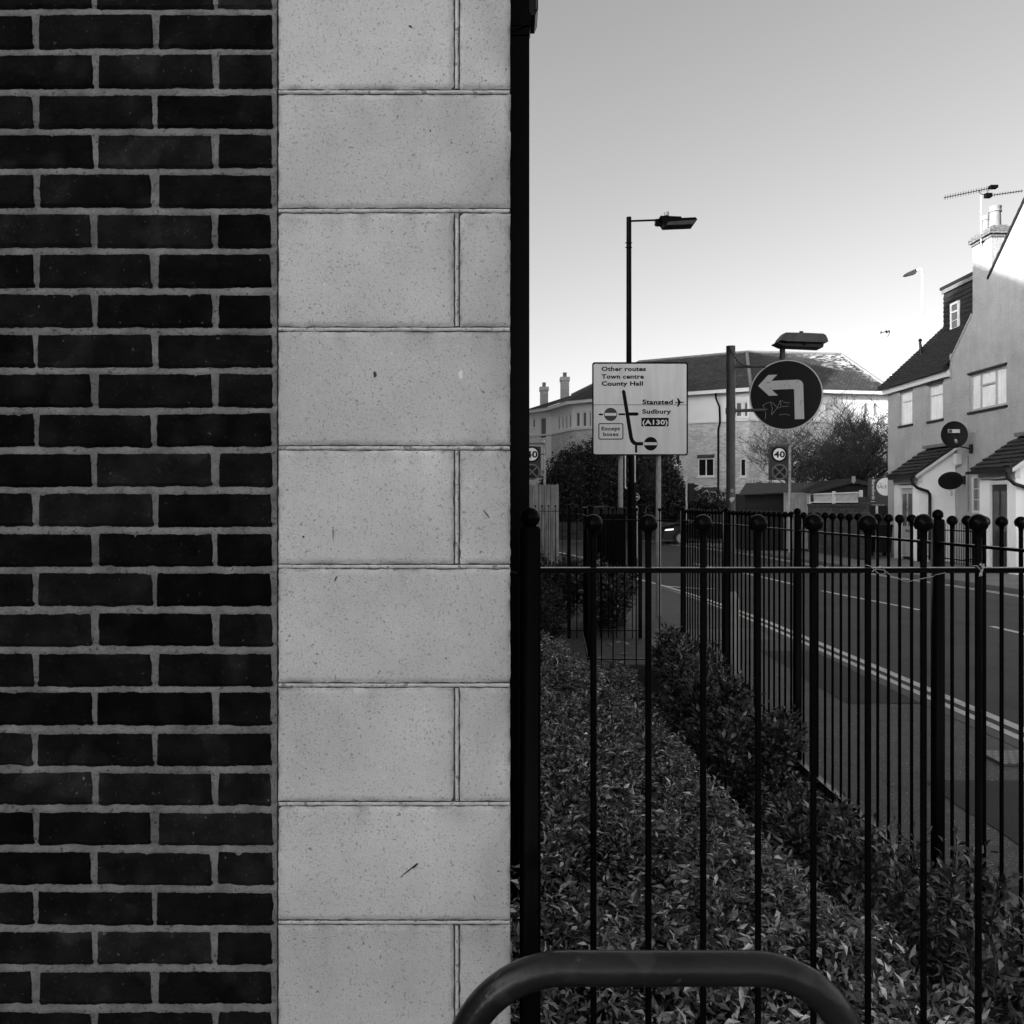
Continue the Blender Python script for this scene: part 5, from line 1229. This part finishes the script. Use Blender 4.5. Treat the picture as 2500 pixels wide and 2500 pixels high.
wins = {0: [((1299,1306,1022,1045),1,'w'),((1318,1333,1020,1072),1,'w')],
        1: [((1361,1368,1018,1052),1,'w'),((1370,1377,1016,1050),1,'w'),((1379,1386,1014,1048),1,'w'),((1388,1394,1012,1046),1,'w'),((1364,1373,1115,1140),1,'b'),((1383,1394,1112,1138),1,'b')],
        2: [((1405,1416,1006,1043),1,'w'),((1421,1432,1005,1043),1,'w'),((1436,1444.3,1004,1043),1,'w')],
        3: [((1479,1508,1085,1130),2,'b'),((1480,1506,985,1030),2,'w'),((1563,1591,1085,1130),2,'b'),((1621,1642,1085,1136),2,'b'),((1648,1661,1085,1136),1,'b'),((1560,1590,985,1028),2,'w')],
        4: [((1703,1744,1119,1164),2,'b'),((1795,1812,981,1019),1,'w'),((1815,1827.5,981,1019),1,'w'),((1806,1822,1119,1164),1,'b')],
        5: [((1874,1925,1092,1175),2,'b'),((1991,2014,984,1018),1,'l'),((2017,2040,984,1018),1,'l'),((2110,2130,985,1016),1,'l'),((2133,2153,985,1016),1,'l'),((2075,2098,1110,1150),2,'b'),((1935,1960,984,1018),1,'l')],
        6: []}
mbw = MB(); mbb = MB(); trim = MB(); lint = MB(); arches = MB()
for i in range(len(pl)-1):
    A, B = pl[i], pl[i+1]; U = (B-A).normalized(); Nf = U.cross(Vector((0,0,1))).normalized()
    if Nf.y > 0: Nf = -Nf
    L_ = (B-A).length; R_ = [(facet_rect(i, *w_[0]), w_[1], w_[2]) for w_ in wins[i]]
    for j_, (r_, nm_, kd) in enumerate(R_):
        r_ = (max(r_[0],.05), min(r_[1],L_-.05), r_[2], r_[3]); R_[j_] = (r_, nm_, kd)
    wall_holes(mbb, A, U, Nf, 0, L_, 0, BZ if i else 2.9, [r for r,_,_ in R_ if r[3] < BZ], .12)
    wall_holes(mbw, A, U, Nf, 0, L_, BZ if i else 2.9, EA, [r for r,_,_ in R_ if r[3] >= BZ], .12)
    for r_, nm_, kd in R_:
        mm = [r_[0]+(r_[1]-r_[0])*.5] if nm_ == 2 else []
        window(fl, A, U, Nf, *r_, mull=mm, fw=.075, fm=M['white'], pm=M['panecurtain'] if kd == 'l' else (M['panemid'] if kd == 'w' else M['paneblack']), sill=M['white'] if kd != 'l' else None, rec=.05)
        if kd == 'b' and nm_ == 2 and i >= 4 or (kd == 'b' and i == 1): lint.obox(A+U*(r_[0]-.02)+Vector((0,0,r_[3]+.004))+Nf*.02, U*(r_[1]-r_[0]+.04), Vector((0,0,.20)), -Nf*.02)
    trim.obox(A+Nf*.06+Vector((0,0,BZ-.07)), U*L_, Vector((0,0,.12)), -Nf*.059)
    trim.obox(A+Nf*.40+Vector((0,0,EA-.02))-U*.1, U*(L_+.2), Vector((0,0,.20)), -Nf*.39)
    if i: trim.obox(A+Nf*.04+Vector((0,0,SC-.04)), U*L_, Vector((0,0,.08)), -Nf*.039)
mbb.build('brick_wall', M['lightbrick'], fl); mbw.build('upper_wall', M['whiterender'], fl)
trim.build('trim', M['white'], fl)
lint.build('lintel', mat('soldier_lintel', .10, .85, .3, 5, .3, 60, .25, uvtex=(.075,.4,.35,.02,0,.3)), fl)
# arched white openings at ground level
def archway(i, x0, x1, ytop, ybot, ysp):
    A, B = pl[i], pl[i+1]; U = (B-A).normalized(); Nf = Vector((U.y,-U.x,0))
    u0, zt_ = facet_uz(i, x0, ytop); u1, _ = facet_uz(i, x1, ytop); zs_ = facet_uz(i, x0, ysp)[1]; n_ = 12
    top_ = [(u0+(u1-u0)*k/n_, zs_+(zt_-zs_)*math.sin(PI*k/n_)) for k in range(n_+1)]
    mb = MB(); mb.prism([A+U*u+Nf*.012+Vector((0,0,z)) for u, z in [(u1,.02),(u0,.02)]+top_], -Nf*.01); mb.build('arched_door', M['white'], fl)
    mb = MB()
    for (a, b) in zip(top_[:-1], top_[1:]):
        mb.prism([A+U*a[0]+Nf*.03+Vector((0,0,a[1])), A+U*b[0]+Nf*.03+Vector((0,0,b[1])), A+U*b[0]+Nf*.03+Vector((0,0,b[1]+.24)), A+U*a[0]+Nf*.03+Vector((0,0,a[1]+.24))], -Nf*.029)
    mb.build('arch_brick', lint_m, fl)
lint_m = bpy.data.materials['soldier_lintel']
archway(4, 1704, 1758, 1196, 1240, 1208); archway(5, 1866, 1892, 1195, 1240, 1204)
# white bay under the sign
A, B = pl[3], pl[4]; U = (B-A).normalized(); Nf = Vector((U.y,-U.x,0)); u0 = facet_uz(3,1612,1150)[0]; u1 = facet_uz(3,1664,1150)[0]
mb = MB().obox(A+U*u0+Nf*.5+Vector((0,0,0)), U*(u1-u0), Vector((0,0,2.55)), -Nf*.499).obox(A+U*(u0-.05)+Nf*.55+Vector((0,0,2.55)), U*(u1-u0+.1), Vector((0,0,.35)), -Nf*.549); mb.build('bay', M['whiterender'], fl)
# downpipe
A, B = pl[4], pl[5]; U = (B-A).normalized(); Nf = Vector((U.y,-U.x,0)); q = lambda px, z, d=.08: A+U*facet_uz(4,px,1000)[0]+Nf*d+Vector((0,0,z))
MB().tube([q(1752,EA,.35), q(1752.5,EA-.3,.35), q(1757.5,EA-.75,.09), q(1758.5,BZ+.2), q(1758.5,BZ-.1), q(1754.5,BZ-.45), q(1754,.1)], .055, 8).build('downpipe', M['blackmetal'], fl)
# roof
def rp_(px, py, Y): return P(px, py, Y)
ev = []
for i in range(len(pl)):
    a = pl[max(i-1,0)]; b = pl[min(i+1,len(pl)-1)]; U = (b-a).normalized(); Nf = Vector((U.y,-U.x,0)); ev.append(pl[i]+Nf*.45+Vector((0,0,EA+.18)))
R1 = rp_(1560,884,56.5); R2 = rp_(1824,860,53.0); R3 = rp_(2054,866,53.5); Rl = rp_(1395,965,57.5); Rll = rp_(1291,1008,66)
Rb = rp_(2210,968,58.5)
mb = MB()
def tri(*a): mb.add(list(a), [tuple(range(len(a)))])
tri(ev[3], ev[4], R1); tri(ev[4], ev[5], R2, R1); tri(ev[5], ev[6], R3, R2); tri(ev[6], ev[7], Rb, R3)
tri(ev[2], ev[3], R1, Rl); tri(ev[1], ev[2], Rl); tri(ev[0], ev[1], Rl, Rll)
tri(Rb, Vector((22,66,EA)), Vector((8,66,EA)), R2, R3); tri(R1, R2, Vector((8,66,EA))); tri(Rl, R1, Vector((8,66,EA)), Vector((3,70,EA)))
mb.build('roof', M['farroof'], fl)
mb = MB(); mb.tube([R1, R2, R3], .12, 6); mb.tube([R3, ev[6].lerp(R3,.05)], .10, 6); mb.tube([R2, ev[5]], .10, 6); mb.tube([Rl, R1], .10, 6); mb.build('ridge_tiles', mat('ridge_tile', .17, .8, .3, 4), fl)
mb = MB(); mb.add([pl[0], Vector((3,72,0)), Vector((24,66,0)), pl[-1]]+[Vector(v)+Vector((0,0,EA)) for v in (pl[0], (3,72,0), (24,66,0), pl[-1])], [(0,1,5,4),(1,2,6,5),(2,3,7,6)]); mb.build('rear_wall', M['lightbrick'], fl)
for (a, b, t, bt_, Yc) in ((1317.5,1340,944,1000,63.0),(1368,1391.5,920,978,60.0)):
    x0, x1 = XP(a,Yc), XP(b,Yc); zt_, zb_ = ZP(t,Yc), ZP(bt_,Yc)-1
    ch_ = MB().box(x0+.05, x1-.05, Yc, Yc+.9, zb_, zt_-.25).box(x0, x1, Yc-.05, Yc+.95, zt_-.25, zt_).build('chimney', M['lightbrick'], fl)
    MB().lathe([(.16,0),(.13,.1),(.13,.3),(.16,.34)], ((x0+x1)/2, Yc+.4, zt_), 12).build('chimney_pot', M['pot'], ch_)
ta = empty('tv_aerial', (XP(2176,49), 49, 8), 'thin white mast with small aerial standing left of the house roof', 'aerial')
MB().tube([(XP(2176,49),49,8),(XP(2176,49),49,ZP(806,49))], .05, 8).build('mast', M['white'], ta)
MB().tube([P(2150,812,49), P(2178,808,49)], .02, 6).tube([P(2151,809,49),P(2151,815,49)], .03, 6).tube([P(2163,807,49),P(2166,813,49)], .05, 6).tube([P(2170,806,49),P(2171,812,49)], .03, 6).tube([P(2167,822,49),P(2174,808,49)], .015, 5).build('boom', M['blackmetal'], ta)
# unseen building added on the left to shade the left half of the flats
sd = empty('unseen_shade_house', (-9, 46, 0), 'unseen brick building added behind the foreground building to shade the flats', 'house')
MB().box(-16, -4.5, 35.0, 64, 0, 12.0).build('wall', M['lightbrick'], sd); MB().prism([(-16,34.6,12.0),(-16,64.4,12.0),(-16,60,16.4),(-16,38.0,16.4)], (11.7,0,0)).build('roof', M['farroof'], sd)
